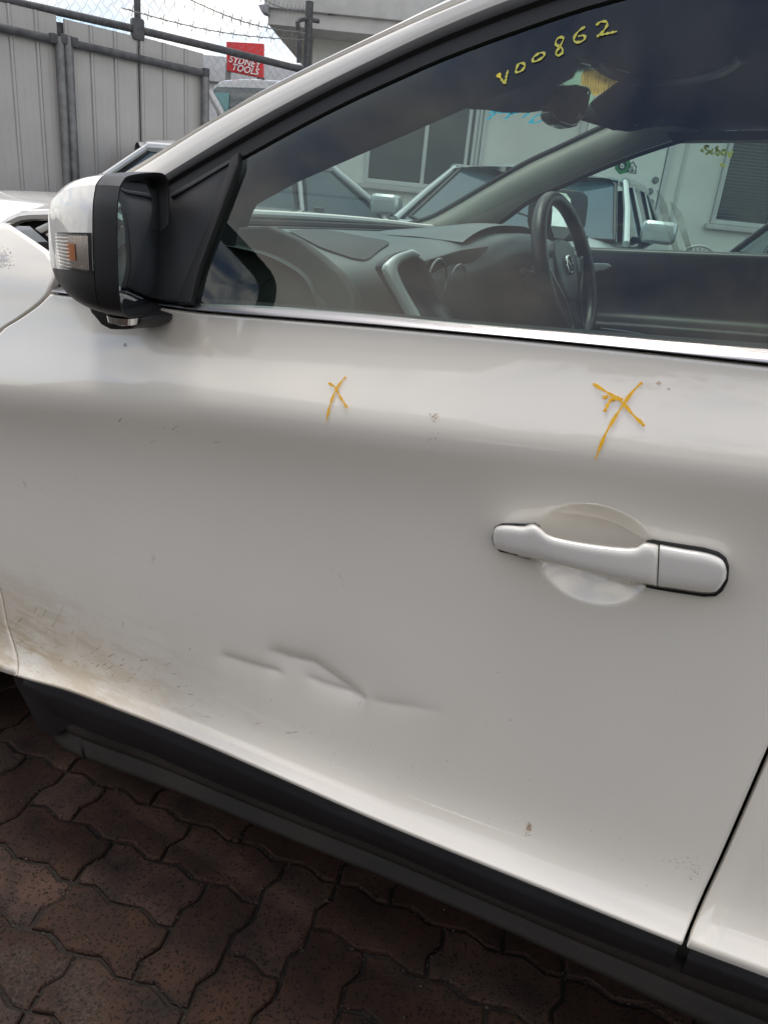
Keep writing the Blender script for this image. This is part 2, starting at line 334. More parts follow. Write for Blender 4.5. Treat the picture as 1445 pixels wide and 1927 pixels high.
# pavers and ground
def paver_mat():
    m = bpy.data.materials.new('worn_red_brown_paver'); m.use_nodes = True; n = m.node_tree.nodes; l = m.node_tree.links
    p = n['Principled BSDF']; p.inputs['Roughness'].default_value = .78; p.inputs['Specular IOR Level'].default_value = .3
    g = n.new('ShaderNodeNewGeometry'); oi = n.new('ShaderNodeObjectInfo')
    z = n.new('ShaderNodeTexNoise'); z.inputs['Scale'].default_value = 9; z.inputs['Detail'].default_value = 8; z.inputs['Roughness'].default_value = .65; l.new(g.outputs['Position'], z.inputs['Vector'])
    c = n.new('ShaderNodeValToRGB'); c.color_ramp.elements[0].position = .3; c.color_ramp.elements[1].position = .72
    c.color_ramp.elements[0].color = (.015,.0085,.0062,1); c.color_ramp.elements[1].color = (.072,.034,.0215,1); l.new(z.outputs[0], c.inputs[0])
    # tint by paver
    hs = n.new('ShaderNodeHueSaturation'); r1 = n.new('ShaderNodeMapRange'); r1.inputs[3].default_value = .62; r1.inputs[4].default_value = 1.22
    l.new(oi.outputs['Random'], r1.inputs[0]); l.new(r1.outputs[0], hs.inputs['Value'])
    r1b = n.new('ShaderNodeMapRange'); r1b.inputs[3].default_value = 1.15; r1b.inputs[4].default_value = .85; l.new(oi.outputs['Random'], r1b.inputs[0]); l.new(r1b.outputs[0], hs.inputs['Saturation']); l.new(c.outputs[0], hs.inputs['Color'])
    # dark pits
    v = n.new('ShaderNodeTexVoronoi'); v.inputs['Scale'].default_value = 175; l.new(g.outputs['Position'], v.inputs['Vector'])
    pit = n.new('ShaderNodeMapRange'); pit.inputs[1].default_value = .30; pit.inputs[2].default_value = .46; pit.inputs[3].default_value = .18; pit.inputs[4].default_value = 1; l.new(v.outputs['Distance'], pit.inputs[0])
    z2 = n.new('ShaderNodeTexNoise'); z2.inputs['Scale'].default_value = 110; z2.inputs['Detail'].default_value = 3; l.new(g.outputs['Position'], z2.inputs['Vector'])
    sel = n.new('ShaderNodeMapRange'); sel.inputs[1].default_value = .47; sel.inputs[2].default_value = .53; l.new(z2.outputs[0], sel.inputs[0])
    mxp = n.new('ShaderNodeMix'); mxp.inputs[2].default_value = 1; l.new(sel.outputs[0], mxp.inputs[0]); mxp.inputs[2].default_value = 1.0
    mxp.inputs[2].default_value = 1.0; l.new(pit.outputs[0], mxp.inputs[3])
    mu = n.new('ShaderNodeVectorMath'); mu.operation = 'SCALE'; l.new(hs.outputs[0], mu.inputs[0]); l.new(mxp.outputs[0], mu.inputs['Scale'])
    # exposed light aggregate where the face has worn away, and black moss patches
    z3 = n.new('ShaderNodeTexNoise'); z3.inputs['Scale'].default_value = 4.4; z3.inputs['Detail'].default_value = 5; l.new(g.outputs['Position'], z3.inputs['Vector'])
    sp_ = n.new('ShaderNodeSeparateXYZ'); l.new(g.outputs['Position'], sp_.inputs[0])
    near = n.new('ShaderNodeMapRange'); near.inputs[1].default_value = -.02; near.inputs[2].default_value = -.22; near.inputs[3].default_value = -.22; near.inputs[4].default_value = .10; l.new(sp_.outputs[1], near.inputs[0])
    sm_ = n.new('ShaderNodeMath'); l.new(z3.outputs[0], sm_.inputs[0]); l.new(near.outputs[0], sm_.inputs[1])
    wr = n.new('ShaderNodeMapRange'); wr.inputs[1].default_value = .60; wr.inputs[2].default_value = .74; wr.inputs[4].default_value = .8; l.new(sm_.outputs[0], wr.inputs[0])
    v2 = n.new('ShaderNodeTexVoronoi'); v2.inputs['Scale'].default_value = 240; l.new(g.outputs['Position'], v2.inputs['Vector'])
    ag = n.new('ShaderNodeValToRGB'); ag.color_ramp.elements[0].color = (.014,.011,.009,1); ag.color_ramp.elements[1].color = (.065,.052,.041,1); ag.color_ramp.elements[0].position = .25; ag.color_ramp.elements[1].position = .95
    sx = n.new('ShaderNodeSeparateXYZ'); l.new(v2.outputs['Color'], sx.inputs[0]); l.new(sx.outputs[0], ag.inputs[0])
    mw = n.new('ShaderNodeMixRGB'); l.new(wr.outputs[0], mw.inputs[0]); l.new(mu.outputs[0], mw.inputs[1]); l.new(ag.outputs[0], mw.inputs[2])
    z4 = n.new('ShaderNodeTexNoise'); z4.inputs['Scale'].default_value = 7; z4.inputs['Detail'].default_value = 7; mp = n.new('ShaderNodeMapping'); mp.inputs['Location'].default_value = (3.1,7.7,0); l.new(g.outputs['Position'], mp.inputs[0]); l.new(mp.outputs[0], z4.inputs['Vector'])
    ms = n.new('ShaderNodeMapRange'); ms.inputs[1].default_value = .60; ms.inputs[2].default_value = .74; ms.inputs[4].default_value = .85; l.new(z4.outputs[0], ms.inputs[0])
    mm = n.new('ShaderNodeMixRGB'); mm.inputs[2].default_value = (.010,.009,.008,1); l.new(ms.outputs[0], mm.inputs[0]); l.new(mw.outputs[0], mm.inputs[1])
    l.new(mm.outputs[0], p.inputs['Base Color'])
    ha = n.new('ShaderNodeMath'); ha.operation = 'MULTIPLY_ADD'; ha.inputs[1].default_value = .6; l.new(sx.outputs[0], ha.inputs[0]); l.new(mxp.outputs[0], ha.inputs[2])
    b = n.new('ShaderNodeBump'); b.inputs['Strength'].default_value = .7; b.inputs['Distance'].default_value = .0018; l.new(ha.outputs[0], b.inputs['Height']); l.new(b.outputs[0], p.inputs['Normal'])
    return m
M['paver'] = paver_mat()
M['grit'] = mat('dark_joint_grit', (.016,.012,.009), .95, noise_amt=.5, noise_scale=60, bump=1, bump_scale=250)
M['stone'] = mat('small_pale_grit', (.10,.08,.065), .9, noise_amt=.4, noise_scale=30)
M['yard'] = mat('yard_ground', (.030,.023,.019), .9, noise_amt=.3, noise_scale=5, bump=.8, bump_scale=120)

# ================================================================== SETTING
# ground sheet
def smooth(t): t = max(0, min(1, t)); return t*t*(3-2*t)
def ground_h(x, y):
    d = (V((x,y,0))-V((CAM.x,CAM.y,0))).dot(FW); return -.012+.09*smooth((d-3.4)/2.6)
gxs = [-90,-40,-20]+[-12+k*.5 for k in range(49)]+[20,40,90]
gs = struct(mesh('ground', [(x,y,ground_h(x,y)) for y in gxs for x in gxs], [(j*len(gxs)+i, j*len(gxs)+i+1, (j+1)*len(gxs)+i+1, (j+1)*len(gxs)+i) for j in range(len(gxs)-1) for i in range(len(gxs)-1)], M['yard'], smooth=True))
gs['label'] = 'dark dirt and grit ground of the paved yard'
jb = struct(mesh('paved_yard', [(-2.4,-1.6,-.008),(1.3,-1.6,-.008),(1.3,1.2,-.008),(-2.4,1.2,-.008)], [(0,1,2,3)], M['grit']))
U = .109; PO = onZ(325,1745,0); PO.z = 0; pa = math.radians(7); E1 = V((math.cos(pa), math.sin(pa), 0)); E2 = V((-E1.y, E1.x, 0))
SH = [(0,0),(.10,.02),(.32,.095),(.55,.03),(.75,-.055),(.90,-.03)]
SV = [(0,0),(.12,-.02),(.35,-.075),(.52,0),(.66,.065),(.88,.03)]
def hedge(i, j, rev=False):
    p = [(i+t, j+s) for t, s in SH]
    return [(i+1, j)] + p[:0:-1] if rev else p
def vedge(i, j, rev=False):
    p = [(i+s, j+t) for t, s in SV]
    return [(i, j+1)] + p[:0:-1] if rev else p
def paver_loop(i, j, w_, h_):
    o = []
    for k in range(w_): o += hedge(i+k, j)
    for k in range(h_): o += vedge(i+w_, j+k)
    for k in reversed(range(w_)): o += hedge(i+k, j+h_, True)
    for k in reversed(range(h_)): o += vedge(i, j+k, True)
    return o
fixed = [(-2,0,2,1),(-2,-1,2,1),(-1,1,2,1),(0,-1,1,2),(1,0,1,2),(2,1,2,1),(-4,0,2,1),(-3,1,2,1),(1,-2,1,2),(2,-1,1,2),(-4,-1,2,1),(-1,-2,2,1),(-3,-2,2,1),
         (0,2,2,1),(-2,2,2,1),(3,0,2,1),(3,-1,1,1),(-4,1,1,1),(2,2,1,2),(3,2,2,1),(-4,2,2,1),(4,-1,1,2) if False else (4,-2,1,2),(2,-2,2,1)]
used = set()
def place(i, j, w_, h_):
    cells = [(i+a, j+b) for a in range(w_) for b in range(h_)]
    if any(c in used for c in cells): return False
    used.update(cells)
    lp = paver_loop(i, j, w_, h_); cx = sum(p[0] for p in lp)/len(lp); cy = sum(p[1] for p in lp)/len(lp)
    rng = random.Random(i*97+j*13+w_)
    tx, ty, dz = rng.uniform(-.010,.010), rng.uniform(-.010,.010), rng.uniform(-.003,.002)
    def P(q, ins, z):
        dx, dy = q[0]-cx, q[1]-cy; sx = 1-ins/(U*w_/2); sy = 1-ins/(U*h_/2)
        zz = z+dz+tx*dx*U*2+ty*dy*U*2
        b = PO + E1*((cx+dx*sx)*U) + E2*((cy+dy*sy)*U); return V((b.x, b.y, zz))
    k = len(lp); vs = [P(q, .0030+rng.uniform(-.0008,.0012), -.012) for q in lp] + [P(q, .0036+rng.uniform(-.0006,.0014), -.003) for q in lp] + [P(q, .0070, .0) for q in lp]
    fs = [tuple(range(2*k, 3*k))]
    for a in range(k):
        b = (a+1) % k; fs += [(a, b, k+b, k+a), (k+a, k+b, 2*k+b, 2*k+a)]
    o = mesh('paver', vs, fs, M['paver'], jb, False)
    return True
for a in fixed: place(*a)
cand = [(i, j) for i in range(-13, 14) for j in range(-9, 8)]
cand.sort(key=lambda c: (c[0]-c[1]*0, c[1]))
for i, j in cand:
    if (i, j) in used: continue
    q = PO+E1*(i*U)+E2*(j*U)
    if not (-2.2 < q.x < 1.2 and -1.2 < q.y < .62): continue
    r4 = (i-j) % 4
    opts = [(2,1),(1,2),(1,1)] if r4 < 2 else [(1,2),(2,1),(1,1)]
    for w_, h_ in opts:
        if place(i, j, w_, h_): break
# grit and small stones in the joints
vs, fs = [], []
rng = random.Random(3)
for k in range(5200):
    i = rng.randint(-13, 13); j = rng.randint(-8, 7); t = rng.random()
    tab = SH if rng.random() < .5 else SV
    s = interp(tab+[(1,0)], t); 
    a, b = (i+t, j+s) if tab is SH else (i+s, j+t)
    q = PO+E1*((a+rng.gauss(0,.035))*U)+E2*((b+rng.gauss(0,.035))*U); q.z = rng.uniform(-.006,.001)
    r_0 = rng.choice([.0010,.0014,.0018,.0026])*rng.uniform(.7,1.3); b0 = len(vs)
    for d in ((1,0,0),(-.6,.8,0),(-.5,-.8,.1),(.1,0,.9)): vs.append(q+V(d)*r_0*rng.uniform(.7,1.2))
    fs += [(b0,b0+1,b0+3),(b0+1,b0+2,b0+3),(b0+2,b0,b0+3)]
g_ = mesh('joint_stones', vs, fs, M['stone'], jb); stuff(g_)

# ---------------------------------------------------------------- building with door and windows
BD = 9.0
def bw(px, py, off=0): return onD(px, py, BD-off)
def wallquad(name, pts, off, thick, mt, parent, bevel=0):
    return prism(name, [bw(*p, off) for p in pts], FW, thick, mt, parent, bevel)
c0 = bw(587, 130); base = V((c0.x, c0.y, 0))
bld = empty('white_building', base, 'long cream rendered building with flat roof, door and windows behind the parked cars', 'building')
top = bw(587, 52).z
P0_ = base; P1_ = base + RT*11.0
prism('wall', [P0_, P1_, P1_+V((0,0,top)), P0_+V((0,0,top))], FW, 6.0, M['wall'], bld)
# eave box and fascia, wider than the wall
eL = bw(505, 20, .5)
ez0, ez1 = bw(505,45,.5).z, bw(505,16,.5).z
eb = V((eL.x, eL.y, 0))
prism('roof', [eb+V((0,0,ez0)), eb+RT*13+V((0,0,ez0)), eb+RT*13+V((0,0,ez1)), eb+V((0,0,ez1))], FW, 7.2, M['fascia'], bld)
g2 = bpy.data.objects[-1] if False else None
q0 = eb - FW*.05 + RT*-.03
fsc = prism('fascia_cap', [q0+V((0,0,ez1+.002)), q0+RT*13.1+V((0,0,ez1+.002)), q0+RT*13.1+V((0,0,ez1+.26)), q0+V((0,0,ez1+.26))], FW, 7.4, M['fascia'], bld, .01)
# gutter outlet at the left end
gx = bw(492, 14, .6)
prism('gutter_end', [bw(486,9,.62), bw(504,7,.62), bw(504,26,.62), bw(492,22,.62)], FW, .16, M['conduit'], bld, .004)
# vertical sheet joints on the wall
for x0 in (905, 918, 926, 1340):
    a, b = bw(x0, 190, .004), None
    x1 = x0 + (x0-365)/4400*-1*300
    a = bw(x0, 60, 0); b = bw(x0-(x0-365)*.23*.3, 360, 0)
    vtx = V((a.x, a.y, 0))
    box('cover_strip', vtx+V((0,0,1.75)) - FW*.006, (.035,.012,3.3), M['frame_white'], bld, .002, ax=(RT, FW, V((0,0,1))))
# door
dr = bw(1256, 268); dl = dr - RT*.86
dz0, dz1 = .45, bw(1262,225).z+.15
def wq(pt, w_, z0, z1, off, th, mt, nm, par, bev=0):
    c = V((pt.x, pt.y, (z0+z1)/2)) + RT*(w_/2) + FW*(th/2-off)
    return box(nm, c, (w_, th, z1-z0), mt, par, bev, ax=(RT, FW, V((0,0,1))))
dd = wq(dl, .86, dz0, dz1, .03, .04, M['door_white'], 'door', bld)
wq(dl-RT*.07, .06, dz0, dz1+.06, .045, .05, M['frame_white'], 'door_frame', bld, .004)
wq(dr+RT*.012, .06, dz0, dz1+.06, .045, .05, M['frame_white'], 'door_frame', bld, .004)
wq(dl-RT*1.2, 3.2, 0, dz0-.01, 1.3, 1.29, M['fascia'], 'doorstep', bld, .02)
def disc(name, c, r1, h, mt, par, n=18, ax=None):
    a = (ax or -FW); tube(name, [c, c+a*h*.6, c+a*h], [r1, r1, r1*.7], mt, par, n)
for px, py in ((1232.5, 339), (1222, 360)): disc('deadlock', bw(px, py, .03), .033, .025, M['galv'], dd)
disc('door_knob', bw(1222, 381, .03), .034, .07, M['galv'], dd)
disc('door_viewer', bw(1306, 256, .0), .018, .03, M['black_print'], bld)
# logo on the door: green disc with 6, a small car outline and lettering
def star(c, r, n, mt, nm, off, jag=.05):
    cc_ = bw(*c, off); pts = []
    for k in range(n):
        a = 2*math.pi*k/n; rr = r*(1+jag*math.sin(a*7+1)+jag*.6*math.sin(a*3))
        pts.append(cc_+RT*(rr*math.cos(a))+V((0,0,rr*math.sin(a))))
    return prism(nm, pts, FW, .002, mt, dd)
star((1171,311), .082, 40, M['green'], 'logo_disc', .033)
star((1170,311), .045, 24, M['black_print'], 'logo_centre', .036)
text('logo_digit', '6', bw(1170.5,311,.040), RT, V((0,0,1)), .095, M['white_letter'], dd, .001)
text('logo_letters', 'ARS', bw(1188,323,.034), RT, V((0,0,1)), .058, M['black_print'], dd, .001, spacing=1.05)
car_ol = [(1184,316),(1184,310),(1188,307),(1191,304),(1194,311),(1197,313),(1196,317)]
tube('logo_car', [bw(x,y,.034) for x,y in car_ol], .0045, M['black_print'], dd, 5)
tube('logo_wheel', [bw(1188,316,.034)+RT*.014*math.cos(a*.6)+V((0,0,.014*math.sin(a*.6))) for a in range(11)], .003, M['black_print'], dd, 5)
# windows
def window(pts_bl, w_, h_, n_pane, blinds, sill=True):
    wr_ = bw(*pts_bl); z0 = wr_.z
    fr = wq(wr_, w_, z0, z0+h_, .005, .10, M['win_dark'], 'window', bld)
    fw = .045
    for nm, a, ww, za, zb in (('frame_side',0,fw,z0,z0+h_),('frame_side',w_-fw,fw,z0,z0+h_),('frame_rail',fw,w_-2*fw,z0,z0+fw),('frame_rail',fw,w_-2*fw,z0+h_-fw,z0+h_)):
        wq(wr_+RT*a, ww, za, zb, .04, .034, M['frame_white'], nm, fr, .003)
    for k in range(1, n_pane):
        wq(wr_+RT*(w_*k/n_pane-.02), .04, z0+fw, z0+h_-fw, .035, .028, M['frame_white'], 'mullion', fr, .003)
    if sill: wq(wr_-RT*.05, w_+.1, z0-.055, z0-.003, .08, .075, M['fascia'], 'sill', fr, .006)
    if blinds:
        zz = z0+fw+.01
        while zz < z0+h_-fw-.02:
            c = V((wr_.x, wr_.y, zz)) + RT*(w_/2) - FW*.012
            box('blind_slat', c, (w_-2*fw-.01, .012, .006), M['blind'], fr, 0, ax=(RT, (FW+V((0,0,.5))).normalized(), V((0,0,1))))
            zz += .032
    return fr
wl = window((684,343), (bw(905,350)-bw(684,350)).length-.02, 1.05, 2, False)
wr2 = window((1334,420), 1.25, 1.5, 2, True)
# security camera, conduit and cable loop under the eave
cd = empty('security_camera', bw(645,22,.35), 'small white and black security camera mounted under the building eave', 'camera')
cc0 = bw(650,23,.45)
tube('camera_body', [cc0+RT*.10+FW*.05, cc0-RT*.06-FW*.02], .045, M['white_letter'], cd, 14)
tube('camera_lens_hood', [cc0-RT*.055-FW*.018, cc0-RT*.16-FW*.05], [.048,.048], M['black_print'], cd, 14)
tube('camera_bracket', [cc0+RT*.08, cc0+RT*.08+FW*.30], .02, M['white_letter'], cd, 8)
tag(tube('cable_loop', resample([bw(590,38,.3), bw(597,26,.35), bw(612,18,.4), bw(635,21,.4)], 14), .009, M['conduit']), 'thin grey cable looping up to the security camera', 'cable')
tag(tube('conduit_pipe', [bw(605,38,.30), bw(640,41,.30), bw(740,53,.30), bw(900,70,.30)], .036, M['conduit']), 'grey conduit pipe running along the wall under the eave', 'pipe')
tag(tube('conduit_bend', resample([bw(590,47,.30), bw(598,49,.30), bw(606,45,.30), bw(609,38,.30)], 10), .030, M['fascia']), 'short curved pale conduit bend beside the fence post', 'pipe')
# ---------------------------------------------------------------- far white building, sign, van, shrub
fb = bw(392, 105); fbd = 19.0
o_ = [onD(392,108,fbd), onD(640,112,fbd)]
ff = empty('far_building', V((o_[0].x,o_[0].y,0)), 'pale blocky building in the distance behind the red sign', 'building')
zt = onD(420,108,fbd).z
prism('wall', [V((o_[0].x,o_[0].y,0)), V((o_[1].x,o_[1].y,0)), V((o_[1].x,o_[1].y,zt-.5)), V((o_[0].x,o_[0].y,zt-.5))], FW, 8, M['wall_far'], ff)
zq = [V((p.x,p.y,zt-.498))-RT*.15*(1-2*k)-FW*.15 for k, p in enumerate(o_)]
prism('parapet', [zq[0], zq[1], zq[1]+V((0,0,.5)), zq[0]+V((0,0,.5))], FW, 8.2, M['wall_far'], ff, .03)
sg = empty('shop_sign', onD(460,115,15), 'red square shop sign with white slanted lettering above the far roof', 'sign')
sq = [onD(426,78,15), onD(496,82,15), onD(495,147,15), onD(441,137,15), onD(426,112,15)]
sq = [onD(426,78,15), onD(496,82,15), onD(495,147,15), onD(427,133,15)]
prism('sign_face', sq, FW, .12, M['red'], sg, .01)
SX = (onD(495,147,15)-onD(427,133,15)).normalized()
SZ = SX.cross(-FW).normalized()*-1
if SZ.z < 0: SZ = -SZ
text('sign_lettering', 'SYDNEY', onD(460,117,14.97), SX, SZ, .140, M['white_letter'], sg, .01, .25, 1.05)
text('sign_lettering', 'TOOLS', onD(461,131,14.97), SX, SZ, .140, M['white_letter'], sg, .01, .25, 1.05)
tube('sign_post', [onD(430,120,15.1)*1, V((onD(430,120,15.1).x, onD(430,120,15.1).y, 0))], .05, M['galv'], sg)
tube('sign_post', [onD(490,120,15.1)*1, V((onD(490,120,15.1).x, onD(490,120,15.1).y, 0))], .05, M['galv'], sg)
# van behind the chain-link fence (we see roof, windscreen and bonnet edge)
van = empty('parked_van', V((onD(470,260,11.5).x, onD(470,260,11.5).y, 0)), 'white van with dark windscreen parked behind the chain link fence', 'van')
def vq(name, pts, d, th, mt, bev=.02, par=None): return prism(name, [onD(x,y,d) for x,y in pts], FW, th, mt, par or van, bev)
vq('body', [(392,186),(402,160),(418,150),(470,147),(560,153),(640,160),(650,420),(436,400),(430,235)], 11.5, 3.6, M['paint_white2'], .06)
wsv = vq('windscreen', [(396,172),(408,163),(480,165),(600,170),(600,290),(422,262)], 11.48, .03, M['car_glass'], .01)
vq('sun_shade', [(404,174),(432,175),(430,212),(421,228)], 11.46, .012, mat('teal_sunshade',(.22,.42,.42),.7), .002, par=wsv)
tube('aerial_base', [onD(494,155,11.6), onD(495,146,11.6)], [.05,.02], M['black_print'], van)
tube('pillar', [onD(394,172,11.42), onD(430,236,11.42)], .05, M['paint_white2'], van)
vq('bumper', [(400,330),(650,360),(650,430),(420,405)], 11.3, .3, M['plastic'], .03)
for dx in (.15, 1.7):
    cw = van.location + RT*dx + V((0,0,.33)) - FW*.1
    tube('wheel', [cw-RT*.1, cw+RT*.1], .33, M['tyre'], van, 24)
# shrub
def shrub(name, c, r, h, nleaf, label, cat, trunk_h, seed=1, leaf=.05, stretch=1.0):
    root = empty(name, V((c.x, c.y, 0)), label, cat)
    rg = random.Random(seed); vs, fs = [], []
    addtube(vs, fs, [V((c.x,c.y,0)), V((c.x+.05,c.y,trunk_h*.6)), V((c.x,c.y,trunk_h+h*.5))], [.10*r,.08*r,.03*r], 8)
    tips = []
    for k in range(14):
        a = rg.uniform(0,6.28); z0 = trunk_h*rg.uniform(.5,1); p0 = V((c.x,c.y,z0)); p2 = p0+V((math.cos(a)*r*.8*stretch, math.sin(a)*r*.8, rg.uniform(.2,.9)*h))
        p1 = lerp(p0,p2,.5)+V((0,0,.1*h)); addtube(vs, fs, [p0,p1,p2], [.03*r,.02*r,.008*r], 5); tips += [p1,p2]
    mesh('trunk', vs, fs, M['bark'], root, True)
    vs, fs = [], []
    for k in range(nleaf):
        t = rg.choice(tips); q = t+V((rg.gauss(0,.26*r*stretch), rg.gauss(0,.26*r), rg.gauss(0,.2*h)))
        if q.z < .1: continue
        d = V((rg.uniform(-1,1),rg.uniform(-1,1),rg.uniform(-1,1))).normalized(); e = d.orthogonal().normalized(); s = leaf*rg.uniform(.6,1.4); b0 = len(vs)
        vs += [q-d*s, q+e*s*.45, q+d*s, q-e*s*.45]; fs.append((b0,b0+1,b0+2,b0+3))
    mesh('crown', vs, fs, M['leaf'], root)
shrub('shrub', onD(556,160,10.2), .34, .30, 420, 'thin leafy shrub showing through the chain link beside the fence post', 'shrub', onD(545,150,10.2).z-.25, 3, .016)

# ---------------------------------------------------------------- fence
fa, fbp = onD(0, 300, 6.6), onD(577, 300, 8.2)
fa.z = 0; fbp.z = 0
FD = (fbp-fa).normalized(); FNn = V((FD.y, -FD.x, 0))
if FNn.dot(CAM-fa) < 0: FNn = -FNn          # towards the camera
def fp(px, py, off=0): return onP(px, py, fa+FNn*off, FNn)
fence = empty('sheet_metal_fence', V((fp(119,200).x, fp(119,200).y, 0)), 'grey ribbed sheet metal fence panels on a pipe frame', 'fence')
def sheet(pxl, pytl, pxr, pytr, hang=0):
    a, b = fp(pxl, pytl, -.03), fp(pxr, pytr, -.03)
    if pxl < 0: a = a
    Lh = (V((b.x,b.y,0))-V((a.x,a.y,0))).length
    prof = [0]; pitch = .19; vs, fs = [], []
    xs = []; x = 0
    # flat pans with narrow raised ribs and two shallow flutes between
    while x < Lh:
        for dx, h in ((0,0),(.010,.012),(.026,.012),(.036,0),(.085,0),(.091,.0012),(.097,0),(.137,0),(.143,.0012),(.149,0)):
            if x+dx < Lh: xs.append((x+dx, h))
        x += pitch
    xs.append((Lh, 0))
    for d, h in xs:
        p = V((a.x,a.y,0))+FD*d+FNn*h; zt_ = lerp(a.z, b.z, d/Lh)
        vs += [V((p.x,p.y,.03)), V((p.x,p.y,zt_))]
    k = len(xs)
    vs += [v-FNn*.002 for v in vs]
    for i in range(k-1):
        fs += [(2*i,2*i+2,2*i+3,2*i+1),(2*k+2*i+1,2*k+2*i+3,2*k+2*i+2,2*k+2*i),(2*i+1,2*i+3,2*k+2*i+3,2*k+2*i+1)]
    return mesh('fence_sheet', vs, fs, M['sheet'], fence)
sheet(-260, -58, -45, -9); sheet(-42, -8, 106, 28); sheet(119, 35, 259, 69); sheet(262, 68, 383, 101)
def fpipe(nm, a, b, r, mt, par, off=.02, n=12): return tube(nm, [fp(*a, off), fp(*b, off)], r, mt, par, n)
fpipe('frame_rail', (-200,8), (112,77), .030, M['galv_dark'], fence)
fpipe('frame_rail', (128,80), (388,139), .030, M['galv_dark'], fence)
def fpost(px, py, r, mt, par, nm='post', off=.02):
    t_ = fp(px, py, off); return tube(nm, [t_, V((t_.x,t_.y,0))], r, mt, par, 14)
for a_, b_2 in (((104,40),(122,330)),((259,72),(264,330))):
    p_, q_ = fp(*a_, -.06), fp(*b_2, -.06); box('joint_strip', V(((p_.x+q_.x)/2, (p_.y+q_.y)/2, p_.z/2)), (.16 if a_[0] < 200 else .05, .004, p_.z), M['galv_dark'], fence, 0, ax=(FD, FNn, V((0,0,1))))
fpost(112, 69, .036, M['galv'], fence); fpost(128, 67, .036, M['galv'], fence); fpost(387, 133, .034, M['galv'], fence)
for px, py in ((120,74),(387,137),(100,72),(140,80)):
    c = fp(px, py, .02); box('clamp', c, (.055,.075,.07), M['galv_dark'], fence, .012, ax=(FD, FNn, V((0,0,1))))
cl = empty('chain_link_fence', V((fp(260,200,.08).x, fp(260,200,.08).y, 0)), 'chain link fence with top pipe and barbed wire in front of the far lot', 'fence')
CO = -.05
tube('top_rail', [fp(-200,-52,CO), fp(0,-2,CO), fp(87,17,CO), fp(256,55,CO), fp(420,94,CO), fp(572,132,CO)], .030, M['galv_dark'], cl, 12)
t_ = fp(260,62,CO); tube('post', [V((t_.x,t_.y,t_.z-.1)), V((t_.x,t_.y,t_.z+.9))], .027, M['galv_dark'], cl, 12)
box('clamp', fp(259,56,CO), (.10,.09,.16), M['galv_dark'], cl, .02, ax=(FD, FNn, V((0,0,1))))
tp = fp(583,3,CO); tube('end_post', [V((tp.x,tp.y,0)), tp], .036, M['galv_dark'], cl, 14)
tube('wire_coil_tie', [fp(x, -2+ (x)*.232+ (3 if (k%2) else -3), CO-.035*(-1)**k) for k, x in enumerate(range(0, 572, 5))], .0035, M['wire'], cl, 4)
# mesh: zigzag wires
vs, fs = [], []
P0c = fp(-60, 300, CO); P0c.z = 0; Ltot = (V((fp(578,300,CO).x, fp(578,300,CO).y,0))-P0c).length
pit_w = .085
nw = int(Ltot/(pit_w/2))
pe = (V((fp(384,300,CO).x, fp(384,300,CO).y, 0))-P0c).length
r0, r1_ = fp(0,-2,CO), fp(572,132,CO)
def railz(d):
    pa_, pb_ = V((r0.x,r0.y,0)), V((r1_.x,r1_.y,0))
    return lerp(r0.z, r1_.z, ((P0c+FD*d)-pa_).length/(pb_-pa_).length*(1 if ((P0c+FD*d)-pa_).dot(FD) > 0 else -1))
for k in range(nw):
    d0 = k*pit_w/2; rz = railz(d0)
    if d0 > Ltot: break
    zlo = rz-.13 if d0 < pe-.03 else .6
    zhi = rz+.24+(.02 if k%2 else 0)
    z = zhi; j = 0; pts = []
    while z > zlo:
        s = ((j+k) % 2)*pit_w/2 - pit_w/4
        pts.append(P0c+FD*(d0+s)+FNn*(.004*(1 if j%2 else -1))+V((0,0,z))); z -= pit_w*.56; j += 1
    if len(pts) > 1: addtube(vs, fs, pts, .0019, 3, False)
    if len(pts) > 1: addtube(vs, fs, [pts[0], pts[0]+V((0,0,.035))+FD*random.uniform(-.012,.012)], .0019, 3, False)
stuff(mesh('wire_mesh', vs, fs, M['wire'], cl))
def barbed(a, b, d1, d2, off=0):
    vs, fs = [], []; A, B = onD(*a, d1), onD(*b, d2); k = 40
    pts = [lerp(A, B, i/k)-V((0,0,.05*math.sin(math.pi*i/k))) for i in range(k+1)]
    addtube(vs, fs, pts, .004, 4, False)
    for i in range(2, k, 3):
        q = pts[i]; addtube(vs, fs, [q+V((.01,.0,.035)), q-V((.01,0,.035))], .003, 3, False); addtube(vs, fs, [q+FD*.03-V((0,0,.01)), q-FD*.03+V((0,0,.01))], .003, 3, False)
    return mesh('barbed_wire', vs, fs, M['wire'], cl)
barbed((355,-2), (575,62), 7.3, 8.1); barbed((470,-20), (575,18), 7.6, 8.1); barbed((230,15),(572,75),6.9,8.1)
# bracket pipes at the end post
tag(tube('hooped_pipe', resample([fp(562,118,CO), fp(563,60,CO), fp(560,42,CO), fp(566,37,CO), fp(578,36,CO), fp(600,40,CO)], 20), .020, M['galv_dark']), 'dark pipe hooping over beside the tall fence end post', 'pipe')

